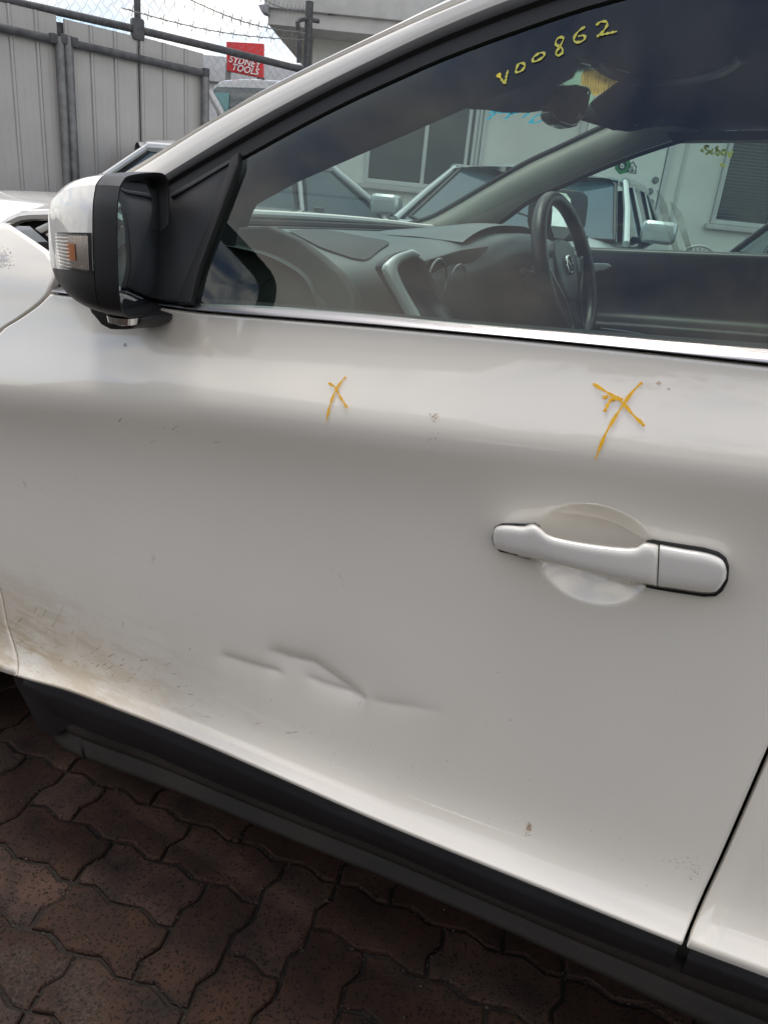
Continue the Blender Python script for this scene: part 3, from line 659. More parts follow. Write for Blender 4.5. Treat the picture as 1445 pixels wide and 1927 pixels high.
# ================================================================== OTHER CARS (generic sedan in local axes, x forward)
def car_body(root, paint, L_=4.5, W_=1.76, H_=1.45, belt=.96, hood=.92, boot=1.02, gl=None, wb=2.6):
    hl = L_/2
    A = [(-hl,.55,.70),(-hl+.05,.78,.82),(-hl+.35,.86,boot),(-hl+.75,.875,boot+.03),(-.2,.88,belt+.03),(.75,.88,belt+.02),(1.15,.875,hood+.03),(hl-.55,.86,hood-.06),(hl-.18,.80,hood-.16),(hl-.02,.62,hood-.30),(hl,.55,hood-.36)]
    W2 = W_/1.76
    def fn(u, v):
        x = -hl+u*L_; wd = sinterp([(a[0],a[1]) for a in A], x)*W2; zt = sinterp([(a[0],a[2]) for a in A], x)
        zb_ = .28+.10*max(0,(abs(x)-hl+.35)/.35)
        a = v*math.pi*2
        c, s = math.cos(a), math.sin(a)
        e = .42; yy = wd*math.copysign(abs(c)**e, c); zz = math.copysign(abs(s)**.55, s)
        return V((x, yy, lerp(zb_, zt, (zz+1)/2)))
    b = grid('body', fn, 40, 40, paint, root, True, True)
    # greenhouse
    g = gl or dict(fb=1.10, ft=.35, rt=-.95, rb=-1.75)
    zb_ = belt-.03; zt = H_
    def gp(x, s, z, k=0):
        t = (z-zb_)/(zt-zb_); wy = lerp(.80, .60, t)*W2 + k
        return V((x, s*wy, z))
    zh = zt-.05
    # roof
    def roof(u, v):
        x = lerp(g['ft']+.05, g['rt']-.05, u); yy = (v*2-1); wy = .62*W2
        cr_ = .095*(1-abs(yy)**2.6)*(1-(2*u-1)**4*.55)
        return V((x, yy*wy, zh+cr_-.02))
    grid('roof', roof, 16, 16, paint, root, True, True)
    def pane(nm, q, mt, bulge=.0):
        def f(u, v):
            p = lerp(lerp(q[0], q[1], u), lerp(q[3], q[2], u), v); v_ = v
            n_ = (q[1]-q[0]).cross(q[3]-q[0]).normalized()
            return p+n_*bulge*math.sin(math.pi*u)
        return grid(nm, f, 10, 4, mt, root, True, True)
    ws = pane('windscreen', [gp(g['fb'],.93,zb_+.02), gp(g['fb'],-.93,zb_+.02), gp(g['ft'],-.93,zh), gp(g['ft'],.93,zh)], M['car_glass'], .045)
    def seal(q):
        ps = [q[0], lerp(q[0],q[1],.5)+(q[1]-q[0]).cross(q[3]-q[0]).normalized()*.045, q[1], q[2], lerp(q[3],q[2],.5)+(q[1]-q[0]).cross(q[3]-q[0]).normalized()*.045, q[3]]
        c = sum(ps, V((0,0,0)))/6; tube('glass_seal', resample([lerp(c,p,.975) for p in ps+ps[:1]], 37, False)[:-1], .013, M['rubber'], root, 6, True, local=True)
    seal([gp(g['fb'],.93,zb_+.02), gp(g['fb'],-.93,zb_+.02), gp(g['ft'],-.93,zh), gp(g['ft'],.93,zh)])
    pane('rear_window', [gp(g['rb'],-.93,zb_+.05), gp(g['rb'],.93,zb_+.05), gp(g['rt'],.93,zh), gp(g['rt'],-.93,zh)], M['car_glass'], .08)
    for s in (1, -1):
        m1, m2 = lerp(g['fb'],g['rb'],.35), lerp(g['fb'],g['rb'],.67); xs = [(g['fb'],g['ft']), (m1,m1-.02), (m2,m2+.02), (g['rb']+.02,g['rt'])]
        q = lambda i, t: gp(lerp(xs[i][0], xs[i][1], t), s, lerp(zb_+.03, zh-.02, t), .0)
        for i in range(3):
            o = [V((-.035,0,0)), V((.035,0,0))]
            a0, a1, a2, a3 = q(i,0)+o[0]*(2.2 if i==0 else 1), q(i+1,0)+o[1]*(2.5 if i == 2 else 1), q(i+1,1)+o[1], q(i,1)+o[0]
            pane('side_window', [a0,a1,a2,a3] if s > 0 else [a1,a0,a3,a2], M['car_glass'], .0)
            cs = (a0+a1+a2+a3)/4; tube('window_seal', [lerp(cs,p_,.97)+V((0,s*.006,0)) for p_ in (a0,lerp(a0,a1,.5),a1,lerp(a1,a2,.5),a2,lerp(a2,a3,.5),a3,lerp(a3,a0,.5))], .010, M['rubber'], root, 5, True, local=True)
        for i in range(4):
            wdt = .023 if i in (0,3) else .019
            tube('pillar', [q(i,-.04)+V((0,s*.004,0)), q(i,.5)+V((0,s*.012,0)), q(i,1.03)], wdt, paint, root, 8, local=True)
        tube('roof_rail', resample([q(0,1.0), q(1,1.0)+V((0,0,.012)), q(2,1.0)+V((0,0,.012)), q(3,1.0)], 10), .035, paint, root, 8, local=True)
        tube('belt_trim', [q(0,-.02)+V((0,s*.012,0)), q(3,-.02)+V((0,s*.012,0))], .012, M['rubber'], root, 6, local=True)
        mp = V((g['fb']-.18, s*(.86*W2+.10), zb_+.10))
        mr_ = box('door_mirror', mp, (.13,.22,.14), paint, root, .045, segs=3, local=True)
        box('mirror_foot', mp+V((0,-s*.10,-.06)), (.07,.12,.04), M['plastic'], root, .01, local=True)
        for wx in (wb/2+.05, -wb/2+.05):
            c = V((wx, s*(.80*W2), .32))
            w0 = tube('wheel', [c-V((0,s*.12,0)), c+V((0,s*.09,0)), c+V((0,s*.10,0))], [.32,.32,.29], M['tyre'], root, 28, local=True)
            tube('rim', [c+V((0,s*.085,0)), c+V((0,s*.105,0))], [.21,.20], M['rim'], w0, 20, local=True)
            # dark arch
        box('headlamp', V((hl-.22, s*.60*W2, hood-.20)), (.30,.34,.13), M['lamp'], root, .05, segs=3, local=True)
        box('tail_lamp', V((-hl+.12, s*.66*W2, .82)), (.16,.26,.16), mat('tail_lamp_red',(.25,.01,.01),.2,coat=1), root, .03, local=True)
    box('grille', V((hl-.045, 0, hood-.32)), (.10,.80,.14), M['plastic'], root, .03, local=True)
    box('lower_bumper', V((hl-.14, 0, .36)), (.34,1.35,.16), M['plastic'], root, .05, local=True)
    # wiper
    tube('wiper', [V((g['fb']+.04, .55, zb_+.03)), V((g['fb']-.12,.0,zb_+.14))], .008, M['black_print'], root, 5, local=True)
def put_car(root, pos, fwd, scale=1.0):
    root.location = V((pos.x, pos.y, ground_h(pos.x, pos.y)+.01)); root.rotation_euler = (0, 0, math.atan2(fwd.y, fwd.x)); root.scale = (scale,)*3
# car A: seen side on between our car and the fence
A1, A2 = onD(178, 320, 6.0), onD(712, 395, 7.7); A1.z = A2.z = 0
fa_ = (A1-A2).normalized()
ca = empty('parked_car', (0,0,0), 'white sedan parked side on in front of the grey sheet metal fence', 'car', 'cars parked in the yard')
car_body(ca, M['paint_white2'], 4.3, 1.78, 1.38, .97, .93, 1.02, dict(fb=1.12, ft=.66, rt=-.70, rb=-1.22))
vr = ray(200, 330); fa_ = V((-vr.y, vr.x, 0)).normalized()
if fa_.dot(RT) > 0: fa_ = -fa_
pA = onD(150, 345, 5.7); pA.z = 0
put_car(ca, pA - fa_*1.12 - V((-fa_.y, fa_.x, 0))*.75, fa_, 1.0)
# car B: faces us behind the driver's window
B0 = onD(958, 420, 5.75); B0.z = 0; fB = V((.10,-1,0)).normalized()
cb_ = empty('parked_car', (0,0,0), 'silver blue sedan facing the camera behind the steering wheel', 'car', 'cars parked in the yard')
car_body(cb_, M['paint_silver'], 4.4, 1.74, 1.41, .98, .95, 1.06, dict(fb=1.05, ft=.42, rt=-.90, rb=-1.65))
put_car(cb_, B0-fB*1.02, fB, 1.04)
# car C at the right edge: only a black pillar and a strip of body show
C0 = onD(1930, 480, 4.6)
cc_r = empty('parked_car', (0,0,0), 'dark sedan at the right edge of the driver window, only its pillar showing', 'car', 'cars parked in the yard')
car_body(cc_r, M['paint_dark'], 4.3, 1.70, 1.42, .98, .95, 1.0)
put_car(cc_r, C0-V((.35,-.94,0))*1.2, V((.35,-.94,0)), 1.0)
# behind the camera: unseen surroundings, added for the paint and the glass to mirror
cn = empty('parked_car', (0,0,0), 'dark blue grey sedan, unseen, added behind the photographer for reflections', 'car', 'cars parked in the yard')
car_body(cn, M['paint_dark'], 4.6, 1.8, 1.46)
put_car(cn, V((-.6,-3.6,0)), V((-1,.05,0)), 1.0)  # unseen car, added to darken the lower door and its reflections
bwl = empty('unseen_wall', (0,-9,0), 'grey rendered boundary wall, unseen, added behind the photographer for reflections', 'wall')
box('wall_body', (6.0,-9,1.1), (9.6,.22,2.2), M['galv_dark'], bwl, .02); box('coping', (6.0,-9,2.24), (9.7,.32,.075), M['fascia'], bwl, .01)  # unseen wall, added as a dark band in the paint's reflections
wh_ = empty('unseen_warehouse', (-5.5,-8.2,0), 'long grey building with stepped parapet, unseen, added behind the photographer for reflections', 'building')  # unseen, its height set for the reflection edge on the door shoulder
box('wall', (-5.2,-10.2,2.0), (12.5,4,4.0), M['galv'], wh_, .03); box('parapet', (-7.2,-10.2,4.35), (6.0,4.1,.65), M['fascia'], wh_, .02); box('roof_vent', (-2.4,-9.4,4.35), (.9,.9,.65), M['galv_dark'], wh_, .03)
for k in range(4): box('window', (-9.6+2.8*k,-8.185,2.3), (1.5,.06,1.1), M['win_dark'], wh_, .01)
box('roller_door', (-.6,-8.17,1.5), (2.2,.08,2.9), M['sheet'], wh_, .01)
for k, (x, yy, hh) in enumerate(((-9.5,-14,4.2),(-3.2,-14,4.6),(2.9,-11.5,3.6),(7.0,-12,4.0))):
    shrub('tree', V((x,yy,0)), 1.9, hh, 1500, ['broad dark tree behind the boundary wall, leftmost of four','tall dark tree behind the boundary wall, second of four','rounded dark tree behind the boundary wall, third of four','tallest dark tree behind the boundary wall, last of four'][k], 'tree', 2.4, 20+k, .16, 1.3)
# two white iron chairs in front of the building, only their round backs show
def chair(px, py, r, label):
    c = onD(px, py, 7.6); root = empty('garden_chair', V((c.x,c.y,0)), label, 'chair', 'white iron chairs by the wall')
    arc = [c+V((0,0,-r))+RT*(r*math.cos(a))+V((0,0,r*math.sin(a))) for a in [math.pi*k/14 for k in range(15)]]
    bk = tube('back_frame', [V((arc[0].x,arc[0].y,.45))]+arc+[V((arc[-1].x,arc[-1].y,.45))], .012, M['white_iron'], root, 6)
    vs, fs = [], []
    for s in (-1, 1):
        for k in range(-4, 5):
            a = c+RT*(k*r/5)+V((0,0,-r)); hgt = math.sqrt(max(.0,r*r-(k*r/5)**2)); addtube(vs, fs, [a-RT*s*.02, a+RT*s*.05+V((0,0,hgt*.93))], .005, 4, False)
    mesh('lattice', vs, fs, M['white_iron'], root)
    box('seat', V((c.x,c.y,.45))-FW*.2, (.42,.42,.02), M['white_iron'], root, .005, ax=(RT,FW,V((0,0,1))))
    for i in (-1,1):
        for j in (0,1):
            q = V((c.x,c.y,0))+RT*i*.18-FW*(.02+.36*j); tube('leg', [q, q+V((0,0,.44))], .011, M['white_iron'], root, 6)
chair(1318, 463, .20, 'white iron chair by the wall, left one, under the window corner')
chair(1402, 469, .20, 'white iron chair by the wall, right one, beside the dark pillar')

# ================================================================== OUR CAR
car = empty('parked_car', (-.45,.945,0), 'white car close up with dented front door, yellow paint marker crosses and raised bonnet', 'car', 'cars parked in the yard')
YB = .075
belt_tab = sorted([(onY(*p, YB).x, onY(*p, YB).z) for p in ((100,553),(200,566),(320,581),(380,589),(650,611),(920,635),(1180,661),(1445,690))])
strip_tab = sorted([(onY(*p, YB).x, onY(*p, YB).z) for p in ((104,540),(200,549),(320,562),(391,566),(650,588),(840,607),(1180,636),(1445,658))])
crease_tab = sorted([(onY(*p, .012).x, onY(*p, .012).z) for p in ((0,772),(350,808),(722,858),(1100,903),(1445,945))])
low_tab = sorted([(onY(*p, -.045).x, onY(*p, -.045).z) for p in ((0,1263),(50,1278),(125,1299),(200,1327),(350,1386),(550,1474),(722,1550),(1000,1664),(1277,1776),(1445,1839))])
def ext(tab, x):
    if x < tab[0][0]: return tab[0][1] + (x-tab[0][0])*(tab[2][1]-tab[0][1])/(tab[2][0]-tab[0][0])
    if x > tab[-1][0]: return tab[-1][1] + (x-tab[-1][0])*(tab[-1][1]-tab[-3][1])/(tab[-1][0]-tab[-3][0])
    return sinterp(tab, x)
zb = lambda x: ext(belt_tab, x); zst = lambda x: ext(strip_tab, x); zc = lambda x: ext(crease_tab, x); zw = lambda x: ext(low_tab, x)
UPB = [(0,12),(.25,17),(.45,21),(.58,22),(.70,19),(.80,9),(.90,-3),(1,-12)]
LOB = [(0,-12),(.05,-11),(.12,-5),(.22,2),(.4,8),(.65,9),(.80,10),(.87,13),(.93,26),(.975,42),(1,58)]
def integ(tab, n=200):
    out = [0]
    for i in range(n):
        a = math.tan(math.radians(sinterp(tab, (i+.5)/n))); out.append(out[-1]+a/n)
    return out
UPI, LOI = integ(UPB), integ(LOB)
UPI2 = integ([(0,12),(.25,17),(.45,20),(.58,20),(.70,17),(.80,11),(.90,2),(1,-7)]); LOI2 = integ([(0,-7),(.05,-7),(.12,-3),(.22,4),(.4,8),(.65,9),(.80,10),(.87,14),(.93,26),(.975,42),(1,58)])
def I2(A, B, i, f, k): return lerp(A[i]+(A[min(i+1,200)]-A[i])*f, B[i]+(B[min(i+1,200)]-B[i])*f, k)
def S(x, z):
    """y of the car's side at (x, z)"""
    b, c, l_ = zb(x), zc(x), zw(x)
    if z >= b: return YB + (z-b)*(.30+ (z-b)*2.2)
    k = max(0, min(1, (x+.60)/.75)); k = k*k*(3-2*k)
    if z >= c: t = (b-z)/(b-c)*200; i = min(int(t),199); return YB - I2(UPI, UPI2, i, t-i, k)*(b-c)
    t = min((c-z)/(c-l_), 1.0)*200; i = min(int(t),199)
    return YB - lerp(UPI[200], UPI2[200], k)*(b-c) - I2(LOI, LOI2, i, t-i, k)*(c-l_)
for _ in range(4):          # the lower and crease edges sit where the photo shows them on the finished surface
    low_tab[:] = sorted([(q.x, q.z) for q in (onY(*p, S(onY(*p,-.03).x, zw(onY(*p,-.03).x)+.0005)) for p in ((0,1263),(50,1278),(125,1299),(200,1327),(350,1386),(550,1474),(722,1550),(1000,1664),(1277,1776),(1445,1839)))])
# handle bowl and dents, in the plane of the door
def dpt(px, py, y=0):
    p = onY(px, py, 0)
    for _ in range(6): p = onY(px, py, S(p.x, p.z))
    return (p.x, p.z)
HC = dpt(1116, 1042); HR = (abs(dpt(1240,1042)[0]-dpt(990,1042)[0])/2, abs(dpt(1110,943)[1]-dpt(1125,1138)[1])/2)
def seg_d(p, pts):
    best = 9; bt = 0; side = 0; tot = sum(math.dist(a, b) for a, b in zip(pts, pts[1:])); acc = 0
    for a, b in zip(pts, pts[1:]):
        dx, dz = b[0]-a[0], b[1]-a[1]; l2 = dx*dx+dz*dz; t = max(0, min(1, ((p[0]-a[0])*dx+(p[1]-a[1])*dz)/l2)); q = (a[0]+dx*t, a[1]+dz*t)
        d = math.dist(p, q)
        if d < best: best = d; bt = (acc+t*math.sqrt(l2))/tot; side = 1 if (dx*(p[1]-a[1])-dz*(p[0]-a[0])) > 0 else -1
        acc += math.sqrt(l2)
    return best, bt, side
DENTS = [([dpt(*q) for q in ((405,1232),(455,1247),(505,1262),(542,1277))], .0048, .012, .036, (0,.15),(.75,1)),
         ([dpt(*q) for q in ((490,1222),(540,1240),(585,1250),(612,1268),(645,1292),(690,1318))], .0088, .013, .042, (0,.2),(.8,1)),
         ([dpt(*q) for q in ((555,1268),(600,1290),(650,1306),(695,1318))], .0046, .009, .024, (0,.3),(.85,1)),
         ([dpt(*q) for q in ((690,1316),(720,1325),(790,1334),(860,1345))], .0026, .014, .020, (0,.1),(.3,1))]
dx0, dx1 = dpt(360,1200)[0], dpt(920,1300)[0]; dzl, dzh = dpt(640,1420)[1], dpt(600,1130)[1]
def door_mod(x, z):
    d = 0
    r = math.hypot((x-HC[0])/HR[0], (z-HC[1])/HR[1])
    if r < 1.12: d += .021*(1-min(r,1)**2.3)**1.05 if r < 1 else 0
    if dx0 < x < dx1 and dzl < z < dzh:
        for pts, A, wu, wd, i0, i1 in DENTS:
            dist, t, side = seg_d((x, z), pts)
            env = max(0, min(1, (t-i0[0])/(i0[1]-i0[0]+1e-6)))*max(0, min(1, (i1[1]-t)/(i1[1]-i1[0]+1e-6)))
            env = env*env*(3-2*env); wq_ = (wu if side > 0 else wd)*(1.25-.6*t)
            d += A*env*math.exp(-abs(dist)/wq_*1.6)
        c = dpt(600, 1275); d += .003*math.exp(-(((x-c[0])/.14)**2+((z-c[1])/.06)**2))
    return d
# door outline
def on_s(px, py):
    p = onY(px, py, 0)
    for _ in range(6): p = onY(px, py, S(p.x, p.z))
    return p
front_tab = sorted([(p.z, p.x) for p in (onY(106,541,.075), onY(92,556,.072), onY(70,576,.066), onY(35,600,.058), onY(0,623,.05), onY(-40,680,.03), onY(-66,780,.0), onY(-62,900,.0), on_s(-36,1010), on_s(2,1110), on_s(20,1190), on_s(43,1270))])
xr0, xr1 = on_s(1445,1400), on_s(1282,1772)
rear_tab = sorted([(xr1.z, xr1.x), (xr1.z+.03, xr1.x+.004), (lerp(xr1.z,xr0.z,.4), lerp(xr1.x,xr0.x,.5)), (xr0.z, xr0.x), (.85, xr0.x+.012), (1.0, xr0.x+.02), (1.2, xr0.x+.03)])
xf = lambda z: sinterp(front_tab, z); xr = lambda z: sinterp(rear_tab, z)
def spaced(n, e=.006):
    us = [0, .0015, .003, .005, .008] ; return us
def body_panel(name, x0f, x1f, z0f, z1f, nu, nv, mt, parent, mod=None, curl=(1,1,1,1), smooth=True, lip=.012):
    """panel between two edge curves with its rim folded inwards; curl = left, right, bottom, top"""
    R_ = .0035
    cu = [(-3,1.0),(-2,.55),(-1,.12)]
    vs = []; cols = nu+1; rows = nv+1
    def pt(i, j):
        u = max(0, min(nu, i))/nu; v = max(0, min(nv, j))/nv
        zt_, zbm = None, None
        # z limits depend on x, x limits on z: two rounds are enough
        x = lerp(x0f(lerp(.4,1.0,v)), x1f(lerp(.4,1.0,v)), u)
        for _ in range(3):
            z = lerp(z0f(x), z1f(x), v); x = lerp(x0f(z), x1f(z), u)
        y = S(x, z) + (mod(x, z) if mod else 0)
        e = 0; ox = oz = 0
        if i < 0: k = -i; y += (.0012,.005,lip)[k-1]; ox = (-.0,-.0012,-.0014)[k-1]
        if i > nu: k = i-nu; y += (.0012,.005,lip)[k-1]; ox = (.0,.0012,.0014)[k-1]
        if j < 0: k = -j; y += (.0012,.005,lip)[k-1]; oz = (-.0,-.001,-.0012)[k-1]
        if j > nv: k = j-nv; y += (.0012,.005,lip)[k-1]; oz = (.0,.001,.0012)[k-1]
        return V((x+ox, y, z+oz))
    i0 = -3 if curl[0] else 0; i1 = nu+3 if curl[1] else nu; j0 = -3 if curl[2] else 0; j1 = nv+3 if curl[3] else nv
    cols = i1-i0+1
    vs = [pt(i, j) for j in range(j0, j1+1) for i in range(i0, i1+1)]
    fs = [(j*cols+i, j*cols+i+1, (j+1)*cols+i+1, (j+1)*cols+i) for j in range(j1-j0) for i in range(cols-1)]
    return mesh(name, vs, fs, mt, parent, smooth)
door = body_panel('front_door', xf, xr, zw, lambda x: zb(x)-.0012, 330, 200, M['paint'], car, door_mod)
GAP = .0052
rdoor = body_panel('rear_door', lambda z: xr(z)+GAP+.001, lambda z: .98, zw, lambda x: zb(x)-.0012, 30, 90, M['paint'], car)
# front wing with its wheel arch
WC = V((-1.735, .10, .355)); AR = .395
corner = onP(45,422,(0,.17,0),(0,1,0)); wing_pts = [(p.z, p.x) for p in (onY(45,422,.17), onY(78,445,.155), onY(108,468,.14), onY(119,480,.13), onY(117,500,.11), onY(112,515,.095), onY(104,532,.085))]
ftab = sorted([(z_, x_-GAP) for z_, x_ in front_tab if z_ < onY(100,545,.075).z-.003] + wing_pts)
wx = lambda z: sinterp(ftab, z)
wt0, wt1 = onY(-10,434,.17), onY(45,422,.17)
def wing_top(x):
    return wt1.z + (x-wt1.x)*.16
def arch(x):
    d = abs(x-WC.x)
    return max(zw(x), WC.z+math.sqrt(AR*AR-d*d)) if d < AR else zw(x)
wing = body_panel('front_wing', lambda z: -2.15, wx, arch, lambda x: min(wing_top(x), wt1.z), 120, 90, M['paint'], car)
# dark structure behind the gaps
bm_pts = lambda x, z, o: V((x, S(x, z)+o, z))
grid('inner_body', lambda u, v: bm_pts(lerp(-1.235, 1.0, u), lerp(zw(lerp(-1.235,1.0,u))-.02, zb(lerp(-1.235,1.0,u))-.01, v), .030), 40, 12, M['void'], car)
# peeling lacquer patch on the wing and small chips
def blob(name, px, py, rx, ry, mt, par, seed, n=26, lift=.0012, rag=.35, rot=0):
    rg = random.Random(seed); pts = []
    for k in range(n):
        a = 2*math.pi*k/n; rr = 1+rag*rg.uniform(-1,1)
        dx, dy = rx*rr*math.cos(a), ry*rr*math.sin(a)
        q = onY(px+dx*math.cos(rot)-dy*math.sin(rot), py+dx*math.sin(rot)+dy*math.cos(rot), .03); z = q.z; x = q.x
        # fall onto the surface along the sight line
        for _ in range(4): q = onY(px+dx*math.cos(rot)-dy*math.sin(rot), py+dx*math.sin(rot)+dy*math.cos(rot), S(q.x, q.z)-lift)
        pts.append(q)
    c = sum(pts, V((0,0,0)))/n
    return mesh(name, [c]+pts, [(0, 1+k, 1+(k+1)%n) for k in range(n)], mt, par)
def onS(px, py, lift=.001, mod=False):
    q = onY(px, py, .02)
    for _ in range(6): q = onY(px, py, S(q.x, q.z)+(door_mod(q.x,q.z) if mod else 0)-lift)
    return q

# ---- marker crosses
cr1 = ribbon('marker_cross', [[onS(*p) for p in ((619,721),(630,728),(641,748),(654,768))], [onS(*p) for p in ((651,709),(636,728),(624,755),(614,794))]], (0,-1,.35), .0034, M['orange'], door)
cr2 = ribbon('marker_cross', [[onS(*p) for p in ((1117,723),(1140,737),(1170,757),(1190,780),(1211,800))], [onS(*p) for p in ((1207,720),(1190,737),(1170,765),(1140,815),(1120,865))],
    [onS(*p) for p in ((1134,748),(1142,746),(1144,747))], [onS(*p) for p in ((1138,773),(1144,760),(1150,752),(1167,750))], [onS(*p) for p in ((1148,753),(1158,747),(1168,752))]], (0,-1,.35), .0038, M['orange'], door)
for px, py, r in ((1137,748,4),(1138,772,4),(1154,752,4),(1167,751,4),(1117,723,2.5),(1210,800,3.4),(1206,721,3)): blob('marker_dot', px, py, r, r*.8, M['orange'], door, int(px), 12, rag=.2, lift=.0014)
# ---- scratches, chips, dirt marks (flat marks lying on the paint)
rg = random.Random(11)
def mark(px, py, ln, ang, w_, mt, nm='scratch'):
    a = math.radians(ang); p = [onS(px+ln*t*math.cos(a), py+ln*t*math.sin(a)) for t in (-.5,0,.5)]
    return ribbon(nm, [p], (0,-1,0), w_, mt, door, .0006, 6)
for px, py, ln, ang, w_ in ((227,790,8,-60,.0032),(330,805,12,-35,.0014),(289,831,10,-25,.0012),(410,832,12,-5,.0011),(48,911,12,65,.0026),(232,1176,12,88,.0016),(110,1160,50,-62,.0012),(85,1153,16,-65,.0016),
                            (150,1275,26,-42,.0020),(272,1242,15,-8,.0022),(380,1347,36,10,.0016),(550,1378,22,-5,.0020),(641,1085,14,48,.0010),(543,1452,8,25,.0014),(678,1322,8,-60,.0014),(1258,732,5,0,.0030),(1038,1032,14,0,.0008)): mark(px, py, ln, ang, w_, M['scuff'])
def marks_batch(name, items, mt, lift=.0007):
    vs, fs = [], []
    for px, py, ln, ang, w_ in items:
        a = math.radians(ang); p = onS(px-ln/2*math.cos(a), py-ln/2*math.sin(a), lift); q = onS(px+ln/2*math.cos(a), py+ln/2*math.sin(a), lift)
        t = (q-p).normalized(); s = t.cross(V((0,-1,0))).normalized()*w_/2; b0 = len(vs); m_ = lerp(p,q,.5)
        vs += [p, m_-s, q, m_+s]; fs.append((b0,b0+1,b0+2,b0+3))
    o = mesh(name, vs, fs, mt, door); return stuff(o)
LOWPX = [(0,1263),(50,1278),(125,1299),(200,1327),(350,1386),(550,1474),(722,1550),(1000,1664),(1277,1776)]
def inside(px, py): return py < interp(LOWPX, px)-9 and py > 700+px*.05
its = []
while len(its) < 150:
    px = rg.uniform(30, 1270) if rg.random() < .45 else abs(rg.gauss(0, 330)); py = rg.uniform(760, 1750) if rg.random() < .25 else 1230+px*.33+rg.gauss(0, 70)
    if inside(px, py) and px < 1270: its.append((px, py, rg.choice((2.5,3,4,6)), rg.uniform(-70,50), rg.choice((.0007,.0010,.0014))))
marks_batch('paint_chips', its, M['scuff'])
its = [(4+rg.gauss(0,9), 487+rg.gauss(0,8), rg.uniform(2,6), rg.uniform(-90,90), rg.uniform(.0012,.003)) for k in range(240)]
marks_batch('peeled_lacquer', its, mat('bare_primer',(.95,.94,.93),.9), .0008).parent = wing
its = []
while len(its) < 110:
    px = abs(rg.gauss(150, 120))+20; py = 1235+px*.28+rg.gauss(0, 40)
    if inside(px, py): its.append((px, py, rg.uniform(3,20), rg.gauss(-34,20), rg.uniform(.0006,.0022)))
marks_batch('dirt_streaks', its, M['scuff_brown'], .0005)
for px, py, rx, ry, sd_ in ((995,1566,5,17,3),(424,1384,4,9,4)): blob('rust_mark', px, py, rx, ry, M['stain'], door, sd_, 22, .0009, .3)
its = []
for cx_, cy_, sx_, sy_, n_, an in ((995,1566,3.5,14,26,88),(424,1385,4,9,14,85),(290,1048,2.5,6,16,75),(1285,1622,13,8,22,35),(1305,1640,5,8,18,60),(816,785,4.5,5,40,30),(812,820,8,5,7,0)):
    for k in range(n_): its.append((rg.gauss(cx_,sx_), rg.gauss(cy_,sy_), rg.uniform(1.5,5), rg.gauss(an,20), rg.uniform(.0006,.0016)))
marks_batch('rust_specks', its, M['scuff_brown'], .0011)
blob('lacquer_chip', 1239, 721, 5, 4, M['stain'], door, 9, 12); blob('lacquer_chip', 236, 649, 3, 4, M['scuff'], door, 10, 10); blob('lacquer_chip', 1176, 1671, 3.4, 3.4, M['stain'], door, 12, 10)
# ---- aluminium strip along the belt and the rubber above it
def strip_fn(xa, xb, prof):
    n = len(prof)-1
    def f(u, v):
        x = lerp(xa, xb, u); k = v*n; i = min(int(k), n-1); t = k-i
        a = prof[i]; b = prof[i+1]; h = lerp(a[0], b[0], t); y = lerp(a[1], b[1], t)
        z = lerp(zb(x)+.0026, zst(x)-.001, h)
        return V((x, YB+.004+y, z))
    return f
SP = [(0,.010),(0,.001),(.03,-.0045),(.10,-.0062),(.35,-.0035),(.65,.0015),(.90,.0075),(.98,.010),(1.02,.0135),(1.0,.020)]
sx0, sx1 = onY(98,546,YB).x, 1.0
grid('belt_trim', strip_fn(sx0, sx1, SP), 120, 27, M['chrome'], door)
bo = door
grid('belt_gap', lambda u, v: V((lerp(sx0, 1.0, u), YB+.012, lerp(zb(lerp(sx0,1.0,u))-.004, zb(lerp(sx0,1.0,u))+.006, v))), 60, 1, M['void'], door)
GZ = lambda z: .085+(z-1.09)*TUM
def gp_(x, z, off=0): return V((x, GZ(z)+off, z))
sl_lo = [(x, zst(x)-.012) for x in [lerp(-.90, 1.0, k/40) for k in range(41)]]
grid('belt_seal', lambda u, v: V((lerp(-.93,1.0,u), GZ(zst(lerp(-.93,1.0,u)))+lerp(.010,.016,v)-.002, zst(lerp(-.93,1.0,u))+lerp(-.006,.0022,v))), 60, 6, M['rubber'], door)
# ---- window frame bands lying on the side glass plane
def band(name, A, B, prof, mt, par, n=60, ext_=0):
    """prof: list of (t across A->B, offset outwards)"""
    A = resample(A, n); B = resample(B, n); k = len(prof); nn = V(GN).normalized()*-1
    vs = [lerp(A[i], B[i], t)+nn*o for i in range(n) for t, o in prof]
    fs = [(i*k+j, i*k+j+1, (i+1)*k+j+1, (i+1)*k+j) for i in range(n-1) for j in range(k-1)]
    return mesh(name, vs, fs, mt, par, 'auto')
Ls0 = [(180,357),(255,314),(380,238),(530,152),(740,49),(838,0),(960,-52),(1120,-105),(1445,-190)]
Ls1 = [(190,357),(262,320),(397,236),(530,164),(740,64),(894,-2),(1010,-46),(1160,-93),(1445,-168)]
Ls2 = [(210,395),(315,330),(465,239),(600,166),(740,97),(840,51),(967,0),(1120,-50),(1445,-120)]
Ls3 = [(250,415),(370,338),(448,297),(555,238),(650,189),(740,147),(840,103),(1000,44),(1141,-1),(1445,-70)]
g0, g1, g2_, g3 = ([G(*p) for p in q] for q in (Ls0, Ls1, Ls2, Ls3))
for q in (g0, g1, g2_, g3): q.append(q[-1]+V((.9,.02,.02)))
band('roof_side', g0, g1, [(0,-.012),(.05,-.004),(.22,.003),(.55,.0055),(.80,.004),(.90,.0005),(.91,-.02)], M['paint_clean'], car)
band('roof_gap', [lerp(a,b,.7) for a,b in zip(g0,g1)], [lerp(a,b,.3) for a,b in zip(g1,g2_)], [(0,-.014),(1,-.014)], M['void'], car)
